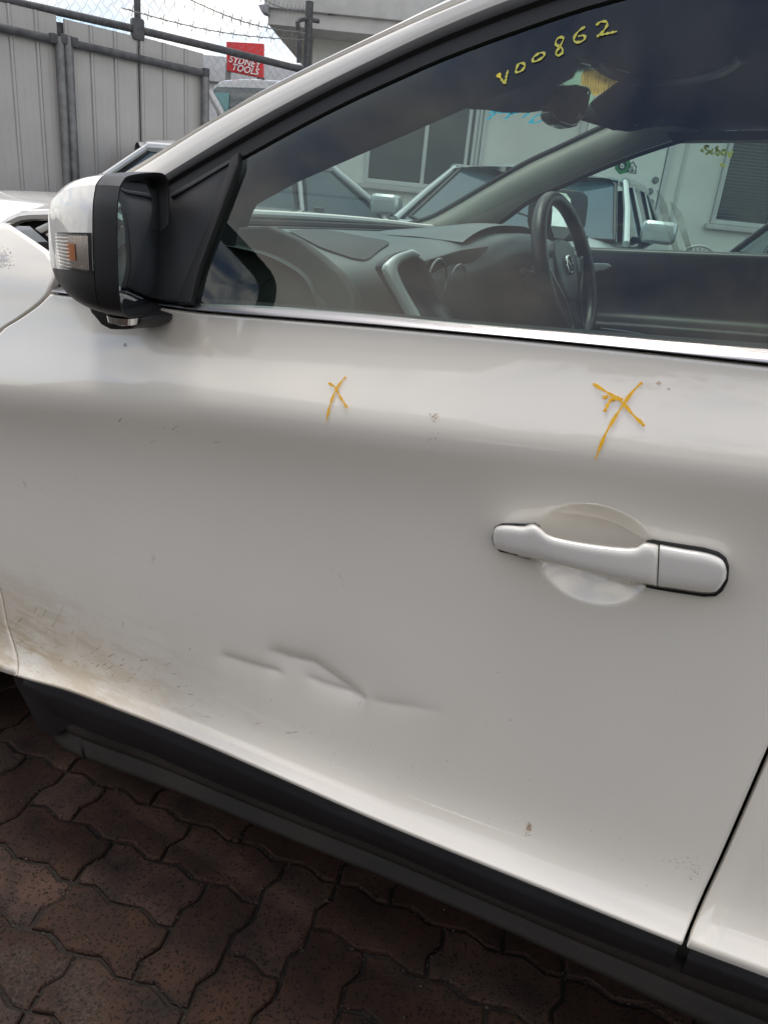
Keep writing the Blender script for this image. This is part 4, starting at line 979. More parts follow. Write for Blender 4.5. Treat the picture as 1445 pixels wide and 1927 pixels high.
band('door_frame', g1, g2_, [(.03,-.018),(.03,.001),(.08,.005),(.25,.0068),(.6,.0055),(.97,.002),(.99,-.002)], M['paint_clean'], door)
band('frame_moulding', g2_, g3, [(0,-.004),(.0,.0035),(.06,.0055),(.30,.0060),(.40,.0045),(.43,.0005),(.46,-.002),(.55,-.0015),(.90,-.0035),(.97,-.0035),(1.0,-.010)], M['rubber'], door)
# ---- black sail panel and the fixed post at the front of the window
nG = V(GN).normalized()
sail = prism('sail_panel', [G(*p,-.001) for p in ((290,405),(318,368),(370,338),(432,301),(440,304),(436,325),(372,505),(346,566),(318,566),(280,560))], nG, .02, M['plastic'], door, .003)
prism('window_post', [G(*p,-.005) for p in ((434,296),(449,284),(447,310),(374,502),(357,571),(330,569),(402,395))], nG, .013, M['rubber'], door, .003, 3)
prism('sail_edge', [G(*p,-.004) for p in ((318,366),(430,301),(437,304),(322,373))], nG, .01, M['plastic'], door, .0012)
# ---- the side glass: one real pane, slightly curved
gx0 = onY(320,560,.1).x
def glassf(u, v):
    x = lerp(-.93, .30, u); z = lerp(1.0, 1.52, v); y = GZ(z)+.008-.010*math.sin(math.pi*v)
    return V((x, y, z))
# limit the pane to the opening
def pane_poly(pts, off, mt, name, par, nrm, pfun):
    bm = bmesh.new(); vs = [bm.verts.new(pfun(p, off)) for p in pts]; f = bm.faces.new(vs)
    bmesh.ops.triangulate(bm, faces=bm.faces[:]); return from_bm(name, bm, mt, par, False)
GL = [(340,590),(362,500),(405,390),(440,290),(560,225),(740,138),(840,94),(1000,34),(1141,-12),(1445,-85)]
glr = [G(1445,-85,.008)+V((.30,.0,.01)), V((G(1445,720,.008).x+.28, G(1445,720,.008).y, G(1445,720,.008).z))]
glo = [(320,640),(352,576),(450,580),(600,592),(840,617),(1180,647),(1445,668)]
GT, GB = resample([G(*p,.008) for p in GL[2:]]+[glr[0]], 60, False), resample([G(*p,.008) for p in glo[1:]]+[V((glr[1].x, glr[1].y, G(1445,668,.008).z+.02))], 60, False)
glass = grid('window_glass', lambda u, v: GT[min(59,int(round(u*59)))].lerp(GB[min(59,int(round(u*59)))], v), 59, 6, M['glass'], door)
glr[1] = GB[-1]
rg_pts = [glr[0]+V((.06,.0,0)), glr[0]+V((.75,.0,-.02)), glr[1]+V((.70,0,0.02)), glr[1]+V((.06,0,0))]
rgl = mesh('window_glass', rg_pts, [(0,1,2,3)], M['glass'], rdoor)
prism('b_pillar', [glr[0]+V((-.06,-.004,.02)), glr[0]+V((.07,-.004,.02)), glr[1]+V((.07,-.004,0)), glr[1]+V((-.06,-.004,0))], nG, .02, M['gloss_black'], car)
# writing on the glass
def gw(px, py): return G(px, py, .0068)
def stroke(pts): return [gw(*p) for p in pts]
def zs(pts, s=2.388, ox=840, oy=0): return [(ox+x/s, oy+y/s) for x, y in pts]
digits = {'V': [[(232,333),(245,355),(263,378)],[(263,378),(268,350),(276,316)]],
 '0a': [[(322,288),(312,325),(335,320),(352,300),(345,285),(322,288)]],
 '0b': [[(415,240),(388,262),(390,278),(415,270),(440,250),(436,238),(412,240)]],
 '8': [[(528,172),(505,168),(488,195),(500,208),(520,218),(520,240),(498,252),(490,240),(508,212),(520,190),(527,172)]],
 '6': [[(622,122),(600,135),(575,165),(575,188),(600,190),(622,175),(618,160),(590,165)]],
 '2': [[(672,115),(690,100),(715,98),(722,110),(705,140),(675,165)],[(675,165),(690,158),(720,152),(765,142)]]}
for k, lns in digits.items(): ribbon('marker_digit', [stroke(zs(l_)) for l_ in lns], nG*-1, .0034, M['yellow_glass'], door, .0006, 16)
ribbon('marker_digit', [stroke(zs([(232,333),(242,352)]))], nG*-1, .006, M['yellow'], door, .0009)
# ---- door handle
hin = -.034
def hs(px, py, y): return onY(px, py, y)
topc = [(927,1010),(931,992),(942,987),(965,987),(985,989),(1003,985),(1017,993),(1030,1004),(1060,1013),(1120,1023),(1180,1029),(1198,1027),(1212,1019),(1238,1022)]
botc = [(927,1014),(930,1028),(938,1036),(952,1041),(972,1046),(995,1051),(1015,1056),(1040,1062),(1080,1073),(1120,1083),(1160,1092),(1190,1098),(1212,1102),(1236,1107)]
capt = [(1241,1022),(1262,1026),(1290,1031),(1320,1036),(1342,1042),(1357,1050),(1364,1060),(1367,1075)]
capb = [(1237,1107),(1258,1110),(1280,1113),(1305,1117),(1328,1119),(1345,1117),(1355,1107),(1365,1090)]
def pillow(name, T, B, y0f, hgt, backf, mt, par, n=60, lift_end=True, e0=True, e1=True):
    T = resample([V((a,b,0)) for a,b in T], n); B = resample([V((a,b,0)) for a,b in B], n); m_ = 14
    vs = []
    for i in range(n):
        u = i/(n-1); en = 1
        if e0: en = min(1, (u/.10))**.5 if u < .10 else 1
        if e1 and u > .86: en = max(0,(1-u)/.14)**.5
        for j in range(m_+1):
            v = j/m_; s = (1-abs(2*v-1)**3.2)**.5
            q = T[i].lerp(B[i], v); yy = y0f(u) - hgt*s*en
            if j in (0, m_): yy = backf(u)
            vs.append(onY(q.x, q.y, yy))
    k = m_+1; fs = [(i*k+j, i*k+j+1, (i+1)*k+j+1, (i+1)*k+j) for i in range(n-1) for j in range(m_)]
    b0 = len(vs)
    fs += [tuple(range(k))[::-1], tuple((n-1)*k+j for j in range(k))]
    # back face
    fs += [(i*k, (i+1)*k, (i+1)*k+m_, i*k+m_) for i in range(n-1)]
    return mesh(name, vs, fs, mt, par, True)
YS = S(HC[0], HC[1])
arc_h = lambda u: YS-.014-.014*math.sin(math.pi*min(1,max(0,(u)/1.0)))**.6
back_h = lambda u: (YS+.001 if u < .20 or u > .86 else YS-.012)
pillow('door_handle', topc, botc, arc_h, .010, back_h, M['paint_clean'], door, e1=False)
pillow('lock_cap', capt, capb, lambda u: YS-.014-.002*(1-u), .010, lambda u: YS+.001, M['paint_clean'], door, n=40, e0=False)
def gasket(pts, name):
    gc = (sum(p[0] for p in pts)/len(pts), sum(p[1] for p in pts)/len(pts)); pts = [(p[0]-(1.6 if p[0] > gc[0] else -1.6), p[1]-(2.4 if p[1] > gc[1] else -2.4)) for p in pts]
    prism(name, [onY(x, y, YS-.0045) for x, y in pts], (0,1,0), .012, M['rubber'], door, .0012)
gasket([(923,1010),(928,990),(940,984),(965,984),(990,985),(1006,983),(1015,990),(1010,1056),(995,1055),(960,1046),(938,1041),(926,1028)], 'handle_gasket')
gasket([(1210,1020),(1225,1015),(1240,1018),(1290,1026),(1325,1031),(1352,1039),(1366,1050),(1372,1072),(1370,1098),(1360,1116),(1348,1125),(1325,1126),(1280,1120),(1236,1113),(1212,1108)], 'handle_gasket')
# ---- black cladding on the door and the sill below it
def bot(px, py, off):
    p = onY(px, py, -.03)
    for _ in range(6): p = onY(px, py, S(p.x, zw(p.x))+off)
    return (p.x, p.z)
mid_tab = sorted([bot(*p, .014) for p in ((45,1290),(68,1322),(95,1350),(150,1378),(260,1419),(380,1473),(550,1543),(722,1612),(950,1712),(1280,1845),(1445,1905))])
sb_tab = sorted([bot(*p, .034) for p in ((55,1388),(100,1406),(200,1441),(350,1497),(500,1560),(722,1651),(922,1736),(1062,1801),(1192,1861),(1322,1926),(1445,1985))])
zm = lambda x: ext(mid_tab, x); zsb = lambda x: ext(sb_tab, x)
def yl(x): return S(x, zw(x))
CLP = [(0,.016),(0,.004),(.03,-.001),(.25,-.006),(.55,-.002),(.85,.010),(.97,.017),(1.0,.024),(1.0,.045)]
def cladf(xa, xb, dzt=0):
    def f(u, v):
        x = lerp(xa, xb, u); n_ = len(CLP)-1; k = v*n_; i = min(int(k), n_-1); t = k-i
        h = lerp(CLP[i][0], CLP[i+1][0], t); y = lerp(CLP[i][1], CLP[i+1][1], t)
        return V((x, yl(x)+.006+y, lerp(zw(x)-.0015, max(zm(x),zsb(x)+.01), h)))
    return f
xcf = bot(46,1279,.006)[0]
xcr = xr1.x-.002
grid('door_cladding', cladf(xcf+.003, xcr), 110, 32, M['cladding'], door)
grid('door_cladding', cladf(xcr+.012, 1.0), 20, 32, M['cladding'], rdoor)
SLP = [(0,.05),(0,.014),(.1,.008),(.35,.004),(.5,.010),(.56,.016),(.62,.012),(.85,.002),(.96,.006),(1,.018),(1,.10)]
def sillf(u, v):
    x = lerp(xcf-.012, 1.0, u); n_ = len(SLP)-1; k = v*n_; i = min(int(k), n_-1); t = k-i
    h = lerp(SLP[i][0], SLP[i+1][0], t); y = lerp(SLP[i][1], SLP[i+1][1], t); fr = max(0, 1-(x-xcf)/.1)
    return V((x, yl(x)+.030+y+.02*fr*fr, lerp(max(zm(x),zsb(x)+.012)+.004, zsb(x)-.007, h)))
sill = grid('sill_panel', sillf, 120, 40, M['sill'], car)
# front corner piece between the wheel arch and the door cladding
fc = [onY(*p,-.028) for p in ((-2,1264),(20,1270),(42,1277),(47,1290),(66,1324),(93,1353),(125,1372),(90,1395),(58,1388),(38,1345),(14,1300))]
prism('arch_corner', [p+V((0,.02,0)) for p in fc], (0,1,0), .03, M['cladding'], wing, .004)
tube('drain_pipe', resample([onY(150,1388,-.03), onY(153,1400,-.034), onY(156,1412,-.034), onY(160,1428,-.026)], 8), .0026, M['plastic'], sill, 6)
# dark underside
box('underbody', (-.3,.95,.30), (4.0,1.60,.16), M['void'], car)
box('floor', (-.25,.95,.42), (2.4,1.62,.05), M['void'], car)
# ---- wheel
wh = tube('front_wheel', [WC+V((0,.0,0)), WC+V((0,-.03,0)), WC+V((0,-.04,0))][::-1]+[WC+V((0,.2,0))], [.325,.35,.355,.352], M['tyre'], car, 48)
tube('rim', [WC+V((0,-.045,0)), WC+V((0,-.02,0))], [.235,.24], M['rim'], wh, 40)
for k in range(5):
    a = 2*math.pi*k/5; c = WC+V((0,-.055,0)); box('spoke', c+V((math.cos(a)*.13,0,math.sin(a)*.13)), (.20,.02,.05), M['rim'], wh, .01, ax=(V((math.cos(a),0,math.sin(a))), V((0,1,0)), V((-math.sin(a),0,math.cos(a)))))
WR = V((1.12,.10,.355)); wh2 = tube('rear_wheel', [WR+V((0,-.04,0)), WR+V((0,.2,0))], [.35,.352], M['tyre'], car, 40); tube('rim', [WR+V((0,-.045,0)), WR+V((0,-.02,0))], [.235,.24], M['rim'], wh2, 32)
for s_ in (WC, WR):
    q = V((s_.x, 1.78, s_.z)); tube('far_wheel', [q+V((0,-.15,0)), q], [.35,.352], M['tyre'], car, 32)
grid('wheel_arch_liner', lambda u, v: V((WC.x+(AR+.01)*math.cos(math.pi*u), .04+.42*v, WC.z+(AR+.01)*math.sin(math.pi*u)-.03)), 24, 2, M['void'], car)
# ---- mirror
al = math.radians(25); MN = V((math.cos(al), math.sin(al), 0)); MP0 = V((-.80,-.035,1.1))
def mf(px, py, off=0): return onP(px, py, MP0+MN*off, MN)
mir = bpy.data.objects.new('side_mirror', None); COL.objects.link(mir); mir.parent = car; mir.location = V((-.85,-.02,1.1))-car.location
faceL = [(226,350),(236,334),(254,328),(280,325),(302,325),(313,331),(318,345),(320,400),(321,470),(321,540),(316,566),(303,583),(280,592),(258,598),(240,596),(230,585),(224,555),(221,500),(220,440),(221,385)]
nL = 64
FL = resample([mf(*p) for p in faceL+[faceL[0]]], nL+1)[:-1]
FC = sum(FL, V((0,0,0)))/nL
MD = V((-.985,-.06,.0)).normalized()              # direction in which the shell runs forward
MT = V((-math.sin(al), math.cos(al), 0))
def shell(a, s, lift=0):
    """a in 0..1 round the rim, s: 0 at the glass side .. 1 at the nose"""
    k = (a % 1)*nL; i = int(k) % nL; p = FL[i].lerp(FL[(i+1) % nL], k-int(k)); d = p-FC
    # depth of the body and how it closes to the nose (superellipse); the inner side is cut shorter
    ang = s*math.pi/2
    rad = math.cos(ang)**.62 if s < 1 else 0.0
    dep = .168*math.sin(ang)**1.05
    grow = 1+.10*math.sin(math.pi*min(1, s*1.8))*(1 if s < .55 else 1)
    c = FC + MT*(.012*math.sin(ang))-V((0,0,.006*math.sin(ang)))
    q = c + V((d.x*rad*grow, d.y*rad*grow, d.z*rad*(1+.03*math.sin(math.pi*s)))) + MD*dep
    if lift:
        q2 = q + (q-(c+MD*dep*.3)).normalized()*lift; return q2
    return q
def shell_part(name, a0, a1, s0, s1, mt, par, na=48, ns=18, lift=0, cond=None):
    vs = [shell(lerp(a0,a1,i/na), lerp(s0,s1,j/ns), lift) for j in range(ns+1) for i in range(na+1)]
    k = na+1; fs = []
    for j in range(ns):
        for i in range(na):
            f = (j*k+i, j*k+i+1, (j+1)*k+i+1, (j+1)*k+i)
            if cond is None or cond(sum((vs[x] for x in f), V((0,0,0)))/4): fs.append(f)
    return mesh(name, vs, fs, mt, par, True)
shell_part('black_rim', 0, 1, 0, .15, M['plastic'], mir, 96, 12)
def cut(ob, pts, keep):
    P0_, n_ = pts; bm = bmesh.new(); bm.from_mesh(ob.data); o_ = wloc(ob.parent)
    bmesh.ops.bisect_plane(bm, geom=bm.verts[:]+bm.edges[:]+bm.faces[:], plane_co=P0_-o_, plane_no=n_, clear_inner=keep > 0, clear_outer=keep < 0)
    bm.to_mesh(ob.data); bm.free()
SPL = (V((-.87,0,1.094)), V((-.10,0,1)).normalized())
cut(shell_part('painted_cap', 0, 1, .158, 1, M['paint_clean'], mir, 120, 40, 0), SPL, 1)
cut(shell_part('black_shell', 0, 1, .158, 1, M['plastic'], mir, 120, 40, -.0008), (SPL[0]+V((0,0,.003)), SPL[1]), -1)
# inner lip and glass
def lipf(u, v):
    k = u*nL; i = int(k) % nL; p = FL[i].lerp(FL[(i+1) % nL], k-int(k)); return FC+(p-FC)*lerp(1.0,.91,min(1,v*2))+MD*(.030*max(0,v-.25)/.75)
grid('inner_lip', lipf, 64, 6, M['plastic'], mir)
def mglf(u, v):
    k = u*nL; i = int(k) % nL; p = FL[i].lerp(FL[(i+1) % nL], k-int(k)); return FC+(p-FC)*(.93*v)+MD*(.006+.013*v*v)
mgl = grid('mirror_glass', mglf, 64, 12, M['mirror'], mir)
shell_part('shell_back', 0, 1, .0, .0, M['plastic'], mir, 4, 1)
# indicator lamp on the outer side: reflector, bulb and ribbed lens
def find_as(px, py):
    best = None
    for ia in range(160, 200):
        for s_ in range(8, 30):
            q = shell(ia/200, s_/50); v_ = Matrix((r_, -u_, -b_)) @ (q-CAM); X_ = CX+F*v_.x/v_.z; Y_ = CY+F*v_.y/v_.z
            d_ = (X_-px)**2+(Y_-py)**2+ (0 if v_.z < (FC-CAM).length+.06 else 1e5)
            nrm_ = (q-FC).dot(CAM-FC)
            if best is None or d_ < best[0]: best = (d_, ia/200, s_/50)
    return best[1:]
corn = [find_as(*p) for p in ((110,436),(181,437),(184,514),(116,499))]
def lampf(lift, grow=0):
    def f(u, v):
        a = lerp(lerp(corn[0][0], corn[1][0], u), lerp(corn[3][0], corn[2][0], u), v); s = lerp(lerp(corn[0][1], corn[1][1], u), lerp(corn[3][1], corn[2][1], u), v)
        return shell(a, s, lift)
    return f
grid('lamp_gasket', lampf(.0008), 12, 12, M['rubber'], mir)
def lampin(u, v): return lampf(.0015)(lerp(.05,.93,u), lerp(.08,.93,v))
grid('indicator_reflector', lampin, 12, 12, M['reflector'], mir)
grid('indicator_bulb', lambda u, v: lampf(.0028)(lerp(.38,.62,u), lerp(.28,.72,v)), 8, 8, M['amber'], mir)
def lensf(u, v):
    uu, vv_ = lerp(.04,.94,u), lerp(.05,.95,v); return lampf(.0045+.0006*math.sin(v*60 if u < .5 else u*110))(uu, vv_)
grid('indicator_lens', lensf, 60, 60, M['lens'], mir)
# foot and puddle lamp under the mirror
foot = prism('mirror_foot', [onY(*p,.0) for p in ((148,548),(170,590),(188,612),(205,621),(240,621),(258,614),(266,598),(225,585),(190,548))], (0,1,0), .07, M['plastic'], mir, .008, 3)
tube('puddle_lamp', [onY(232,600,-.012)+V((0,0,.004)), onY(232,607,-.012), onY(232,611,-.012)], [.022,.020,.010], M['bright'], mir, 20)
tube('puddle_lens', [onY(234,602,-.014)+V((0,-.006,0)), onY(234,609,-.014)+V((0,-.006,0))], [.011,.008], M['void'], mir, 14)
# ---- raised bonnet
be = resample([onP(*p,(0,.21,0),(0,1,0)) for p in ((0,440),(14,428),(28,416),(40,408),(53,401),(68,397),(100,395),(180,395))], 40)
bz0 = onP(100,395,(0,.21,0),(0,1,0)); be_tab = sorted((p.x, p.z) for p in be); be_tab = [(-2.3, be_tab[0][1]-.12)]+be_tab
def bon(u, v):
    # u across the car, v from the rear edge (0) to the nose (1)
    y = lerp(.19, 1.70, u); w_ = 2*u-1
    x = lerp(-1.20, -2.16, v) - .10*(1-w_*w_)*(1-v)
    t = v
    crown = .012*(1-abs(w_)**2.4)
    z = bz0.z + .004 + crown + .006*math.sin(min(1, t*1.9)*math.pi/2) - .02*t - .17*max(0, t-.55)**1.6 + (.004*u)
    ze = sinterp(be_tab, x); e = abs(w_)**9; z = z*(1-e)+(ze+.004*u)*e
    return V((x, y, z))
hood = grid('bonnet', bon, 50, 50, M['paint_clean'], car)
grid('bonnet_skin_inside', lambda u, v: bon(u, v)-V((0,0,.018)), 20, 20, M['paint_clean'], hood)
tube('bonnet_edge', [bon(0, k/30)-V((0,0,.009)) for k in range(31)], .0095, M['paint_clean'], hood, 8)
tube('bonnet_edge', [bon(k/30, 0)-V((0,0,.009)) for k in range(31)], .0095, M['paint_clean'], hood, 8)
for k in (.32, .68):
    q = bon(k, .06); box('washer_jet', q+V((0,0,.008)), (.03,.022,.014), M['plastic'], hood, .004)
box('engine_bay', (-1.70,.95,.72), (.95,1.45,.5), M['void'], car)
# scuttle pieces between wing and bonnet
prism('scuttle_panel', [onP(*p,(0,.19,0),(0,1,0)) for p in ((64,430),(72,426),(104,411),(130,402),(130,414),(104,424),(78,440))], (0,1,0), .08, M['paint_clean'], car, .003)
prism('scuttle_panel', [onP(*p,(0,.185,0),(0,1,0)) for p in ((84,441),(92,436),(130,424),(135,470),(108,462))], (0,1,0), .08, M['paint_clean'], car, .003)
prism('bonnet_gap_shade', [onP(*p,(0,.20,0),(0,1,0)) for p in ((20,425),(60,398),(135,396),(140,500),(118,482),(104,468),(80,446),(50,420))], (0,1,0), .05, M['void'], car)  # near-black sheet standing in for the shade in the open bonnet gap
prism('wing_filler', [onP(*p,(0,.13,0),(0,1,0)) for p in ((108,466),(140,440),(330,440),(330,570),(120,560),(106,540))], (0,1,0), .02, M['plastic'], car)
# ---- windscreen (real curved pane), near pillar trim, header
def xs_edge(z): return -.955+(z-1.228)/.512
def wsf(y, z): return V((xs_edge(z)-.135*(1-((y-.945)/.78)**2), y, z))
grid('windscreen', lambda u, v: wsf(lerp(.20,1.69,u)+(.045*(1-2*u))*v, lerp(1.125,1.475,v)+.012*u), 30, 12, M['screen_glass'], car)
# base of the windscreen: black line (cowl)
tube('cowl_seal', [wsf(y, 1.128+.010*(y/1.8))+V((-.01,0,-.002)) for y in [lerp(.2,1.70,k/30) for k in range(31)]], .011, M['rubber'], car, 8)
def insideY(px, py, y): return onP(px, py, (0, y, 1.09), (0,1,-.34))
pa1 = [(405,450),(440,300),(500,235),(740,110),(900,30),(1100,-60),(1445,-160)]
near_out = [insideY(*p, .20) for p in ((330,600),(405,380),(470,265),(600,185),(740,115),(860,60),(1000,10),(1141,-40))]
near_in = [insideY(*p, .20) for p in ((402,600),(436,420),(451,384),(532,339),(640,291),(740,247),(870,189),(990,140))]
NO, NI = resample(near_out, 50, False), resample(near_in, 50, False)
kk = 5; vs = []
for i in range(50):
    for j in range(kk+1):
        t = j/kk; vs.append(NO[i].lerp(NI[i], t)+V((0,-.012*math.sin(math.pi*t)+.02*t*t,0)))
for i in range(50): pass
fs = [(i*(kk+1)+j, i*(kk+1)+j+1, (i+1)*(kk+1)+j+1, (i+1)*(kk+1)+j) for i in range(49) for j in range(kk)]
mesh('near_pillar_trim', vs, fs, M['fabric'], car, True)
mesh('near_pillar_back', [v+V((-.01,.035,0)) for v in vs], fs, M['fabric'], car, True)
# far pillar
fpi = [GF(*p) for p in ((700,447),(762,424),(800,414),(830,401),(985,311),(1065,273),(1140,238),(1230,200),(1330,150))]
fpo = [GF(*p) for p in ((830,500),(900,440),(945,412),(1000,372),(1060,345),(1120,318),(1190,290),(1264,265),(1347,240))]
PI_, PO_ = resample(fpi, 40), resample(fpo, 40)
def farp(u, v):
    i = min(int(u*39), 38); t = u*39-i; a = PI_[i].lerp(PI_[i+1], t); b = PO_[i].lerp(PO_[i+1], t)
    return a.lerp(b, v)+V((0,-.035*math.sin(math.pi*v)**.8, 0))
grid('far_pillar_trim', farp, 40, 10, M['pillar_trim'], car)
tube('windscreen_seal', [p+V((-.006,-.004,0)) for p in PI_], .0075, M['rubber'], car, 6)
tube('far_frame_seal', [p+V((0,.01,-.003)) for p in PO_]+[GF(1445,222,.01), GF(1445,222,.01)+V((.5,0,.02))], .009, M['rubber'], car, 6)
# roof lining: near rail -> up -> across -> far rail
def lining(u, v):
    # u from header (0) to the back (1), v from near (0) to far (1)
    x = lerp(0, 1, u)
    nr = insideY(870,189,.20); 
    near_rail = sinterp([(0,1.455),(.2,1.475),(.45,1.485),(1,1.50)], u); far_rail = sinterp([(0,1.455),(.15,1.478),(.3,1.49),(1,1.53)], u)
    xx0 = sinterp([(0,-.60),(1,1.1)], u)
    w_ = 2*v-1
    yy = lerp(.272, 1.665, v)
    edge = lerp(near_rail, far_rail, v); top_ = 1.525+.010*v
    hdr = -.62-.085*(1-w_*w_); x = lerp(-.545-.02*(1-w_*w_)+.10*math.exp(-((yy-1.10)/.14)**4), 1.1, u)
    z = edge + (top_-edge)*min(1, (1-abs(w_)**5)*1.0)
    z -= .020*max(0, 1-u/.06)*(1-abs(w_)**6)
    return V((x, yy, z))
lin = grid('roof_lining', lining, 60, 40, M['fabric'], car)
# outer roof so that light does not leak in
def roofo(u, v):
    w_ = 2*v-1; x = lerp(-.50-.05*(1-w_*w_), 1.25, u); return V((x, lerp(.262,1.64,v), 1.477+.075*(1-abs(w_)**3)+.045*min(1,u*3)))
grid('roof', roofo, 30, 24, M['paint_clean'], car)
grid('far_cant_rail', lambda u, v: lerp(GF(1264,265), GF(1445,222)+V((.9,-.02,.0)), u)+V((0,-.10*v,.012*v)), 20, 4, M['fabric'], car)
grid('far_cant_outer', lambda u, v: lerp(GF(1264,265), GF(1445,222)+V((.9,-.02,.0)), u)+V((0,.03-.06*v,-.004+.02*v)), 20, 4, M['paint_clean'], car)
# visors
def vis(name, pts, x, tilt, th, off=0):
    return prism(name, [onP(px, py, (x,0,1.45), (1,0,tilt)) for px, py in pts], (1,0,tilt), -th, M['visor'], car, .006, 3)
v1 = vis('sun_visor', [(862,170),(872,130),(1000,80),(1100,105),(1096,122),(1072,148),(1048,160),(1046,178),(1036,201),(1010,205),(962,204),(930,198),(905,197),(868,188)], -.565, .55, .018)
v2n = V((1,-.6,.45)).normalized()
v2 = prism('sun_visor', [onP(px, py, (-.60,1.25,1.43), v2n) for px, py in [(1109,197),(1164,156),(1163,150),(1190,155),(1240,150),(1290,170),(1285,195),(1262,212),(1238,226),(1215,240),(1190,244),(1160,240),(1100,222),(1088,214)]], -v2n, .016, M['visor'], car, .005, 3)
tube('visor_clip', [onP(1228,187,(-.594,1.25,1.43),v2n), onP(1262,207,(-.594,1.25,1.43),v2n)], .004, M['dash_dark'], v2, 6)
tube('visor_label', [onP(1190,234,(-.594,1.25,1.43),v2n), onP(1201,237,(-.594,1.25,1.43),v2n)], .0015, M['frame_white'], v2, 5)
# header trim between the visors and the striped tan sheet seen behind the mirror
stz = [wsf(0,0)]
def wsP(px, py, off=0): return onP(px, py, (-.955-.135+off, 0, 1.228), (-.512,0,1))
pp_ = [(1092,121),(1123,130),(1100,129),(1094,140),(1091,158),(1107,163),(1111,176),(1118,182),(1109,197),(1090,192),(1058,170),(1049,186),(1040,192),(1055,160),(1078,148)]
pap = prism('paper_sheet', [wsP(*p,.03) for p in pp_], (-.512,0,1), .002, ink('pale_green_paper',(.75,.92,.82)), car)
tp_ = [(1094,140),(1100,129),(1123,131),(1139,134),(1158,147),(1163,155),(1119,181),(1112,176),(1108,163),(1092,158)]
prism('tan_print', [wsP(*p,.034) for p in tp_], (.512,0,-1), .001, ink('tan_paper_print',(.95,.82,.45)), pap)
rg = random.Random(5)
for k in range(20):
    x0 = 1098+k*3.1; y0 = 131+max(0,k-6)*1.3; y1 = min(178, 197-(x0-1109)*.74)-2
    if y1-y0 > 5: ribbon('print_line', [[wsP(x0+3, y0+1, .038), wsP(x0+rg.uniform(-.4,.4), lerp(y0,y1,.5), .038), wsP(x0-2, y1, .038)]], (.512,0,-1), rg.uniform(.0016,.004), M['scuff_brown'], pap, .0004, 6)
for hp in ([(985,60),(1092,119),(1078,147),(1053,160),(1045,190),(1036,201),(990,206),(960,150)], [(1128,130),(1164,146),(1166,156),(1125,186),(1110,199),(1150,246),(1200,246),(1215,205),(1180,140)]):
    prism('header_trim', [wsP(*p,.05) for p in hp], (-.512,0,1), .006, M['visor'], car, .002)
# writing in blue on the windscreen (seen from behind)
bl = [[(190,243),(250,238),(330,242),(365,236)],[(300,188),(240,250),(178,312)],[(390,182),(362,215),(368,240),(430,250),(480,238),(520,205)],[(470,170),(410,230),(342,305)],[(585,208),(545,250),(498,292)],[(768,250),(700,245),(620,275),(570,322),(600,340),(690,312)],[(770,318),(738,348)],[(1040,300),(1060,282),(1120,290),(1115,330)]]
for ln in bl: ribbon('windscreen_marker', [[wsP(880+x/4.817, 160+y/4.817, .022) for x, y in ln]], (.512,0,-1), .014, M['blue_marker'], car, .001)
# interior mirror
im = prism('interior_mirror', [onP(px, py, (-.56,.80,1.4), (1,-.22,.12)) for px, py in ((1050,168),(1062,160),(1086,158),(1108,163),(1113,172),(1108,200),(1098,222),(1086,238),(1074,241),(1052,233),(1041,224),(1039,212))], (1,-.22,.12), -.030, M['gloss_black'], car, .008, 3)
tube('mirror_stalk', [onX(1048,182,-.585), onX(1040,172,-.63)], .012, M['dash_dark'], im, 8)
prism('mirror_highlight', [onP(px, py, (-.554,.80,1.4), (1,-.22,.12)) for px, py in ((1100,190),(1106,172),(1109,175),(1103,194))], (1,-.22,.12), .002, M['bright'], im)  # bright and white slivers painted as highlights on the mirror body
prism('mirror_highlight', [onP(px, py, (-.554,.80,1.4), (1,-.22,.12)) for px, py in ((1083,220),(1088,212),(1092,214),(1090,222),(1086,227))], (1,-.22,.12), .002, M['frame_white'], im)
# roof console / grab handle
gh = [onZ(x, y, 1.50) for x, y in ((1120,118),(1150,138),(1200,150),(1270,152),(1340,140),(1385,118),(1398,104))]
tube('grab_handle', resample(gh, 30), .010, M['dash'], car, 8)
gh2 = [onZ(x, y, 1.503) for x, y in ((1205,157),(1260,156),(1320,146),(1362,128),(1375,116),(1362,112),(1340,124))]
tube('handle_inner', resample(gh2, 26), .006, M['visor'], car, 6)
# ---- dashboard
def dashf(u, v):
    # u across (near -> far), v from the windscreen to the rear edge and down
    y = lerp(.215, 1.715, u); base_z = 1.122+.012*u
    fx = xs_edge(1.128+.01*u)-.135*(1-((y-.945)/.78)**2)+.012
    pf = [(0,0,0),(.35,.22,.004),(.6,.36,.002),(.74,.43,-.012),(.82,.47,-.035),(.9,.485,-.09),(1,.47,-.30)]
    dx = sinterp([(a,b) for a,b,c in pf], v); dz = sinterp([(a,c) for a,b,c in pf], v)
    hump = .042*math.exp(-((y-1.32)/.235)**4)*sinterp([(0,0),(.45,0),(.66,.85),(.76,1),(.82,.55),(.9,0),(1,0)], v)
    nose = .05*math.exp(-((y-1.32)/.24)**4)*sinterp([(0,0),(.5,0),(.74,1),(.84,.9),(1,0)], v)
    cen = .035*math.exp(-((y-.93)/.2)**2)*sinterp([(0,0),(.5,.2),(.7,1),(1,1)], v)
    return V((fx+dx+nose+cen, y, base_z+dz+hump))
dash = grid('dashboard', dashf, 90, 50, M['dash'], car)
grid('dash_lower', lambda u, v: V((-.84+.03*v, lerp(.24,1.70,u), lerp(.90,.45,v))), 6, 3, M['dash_dark'], car)
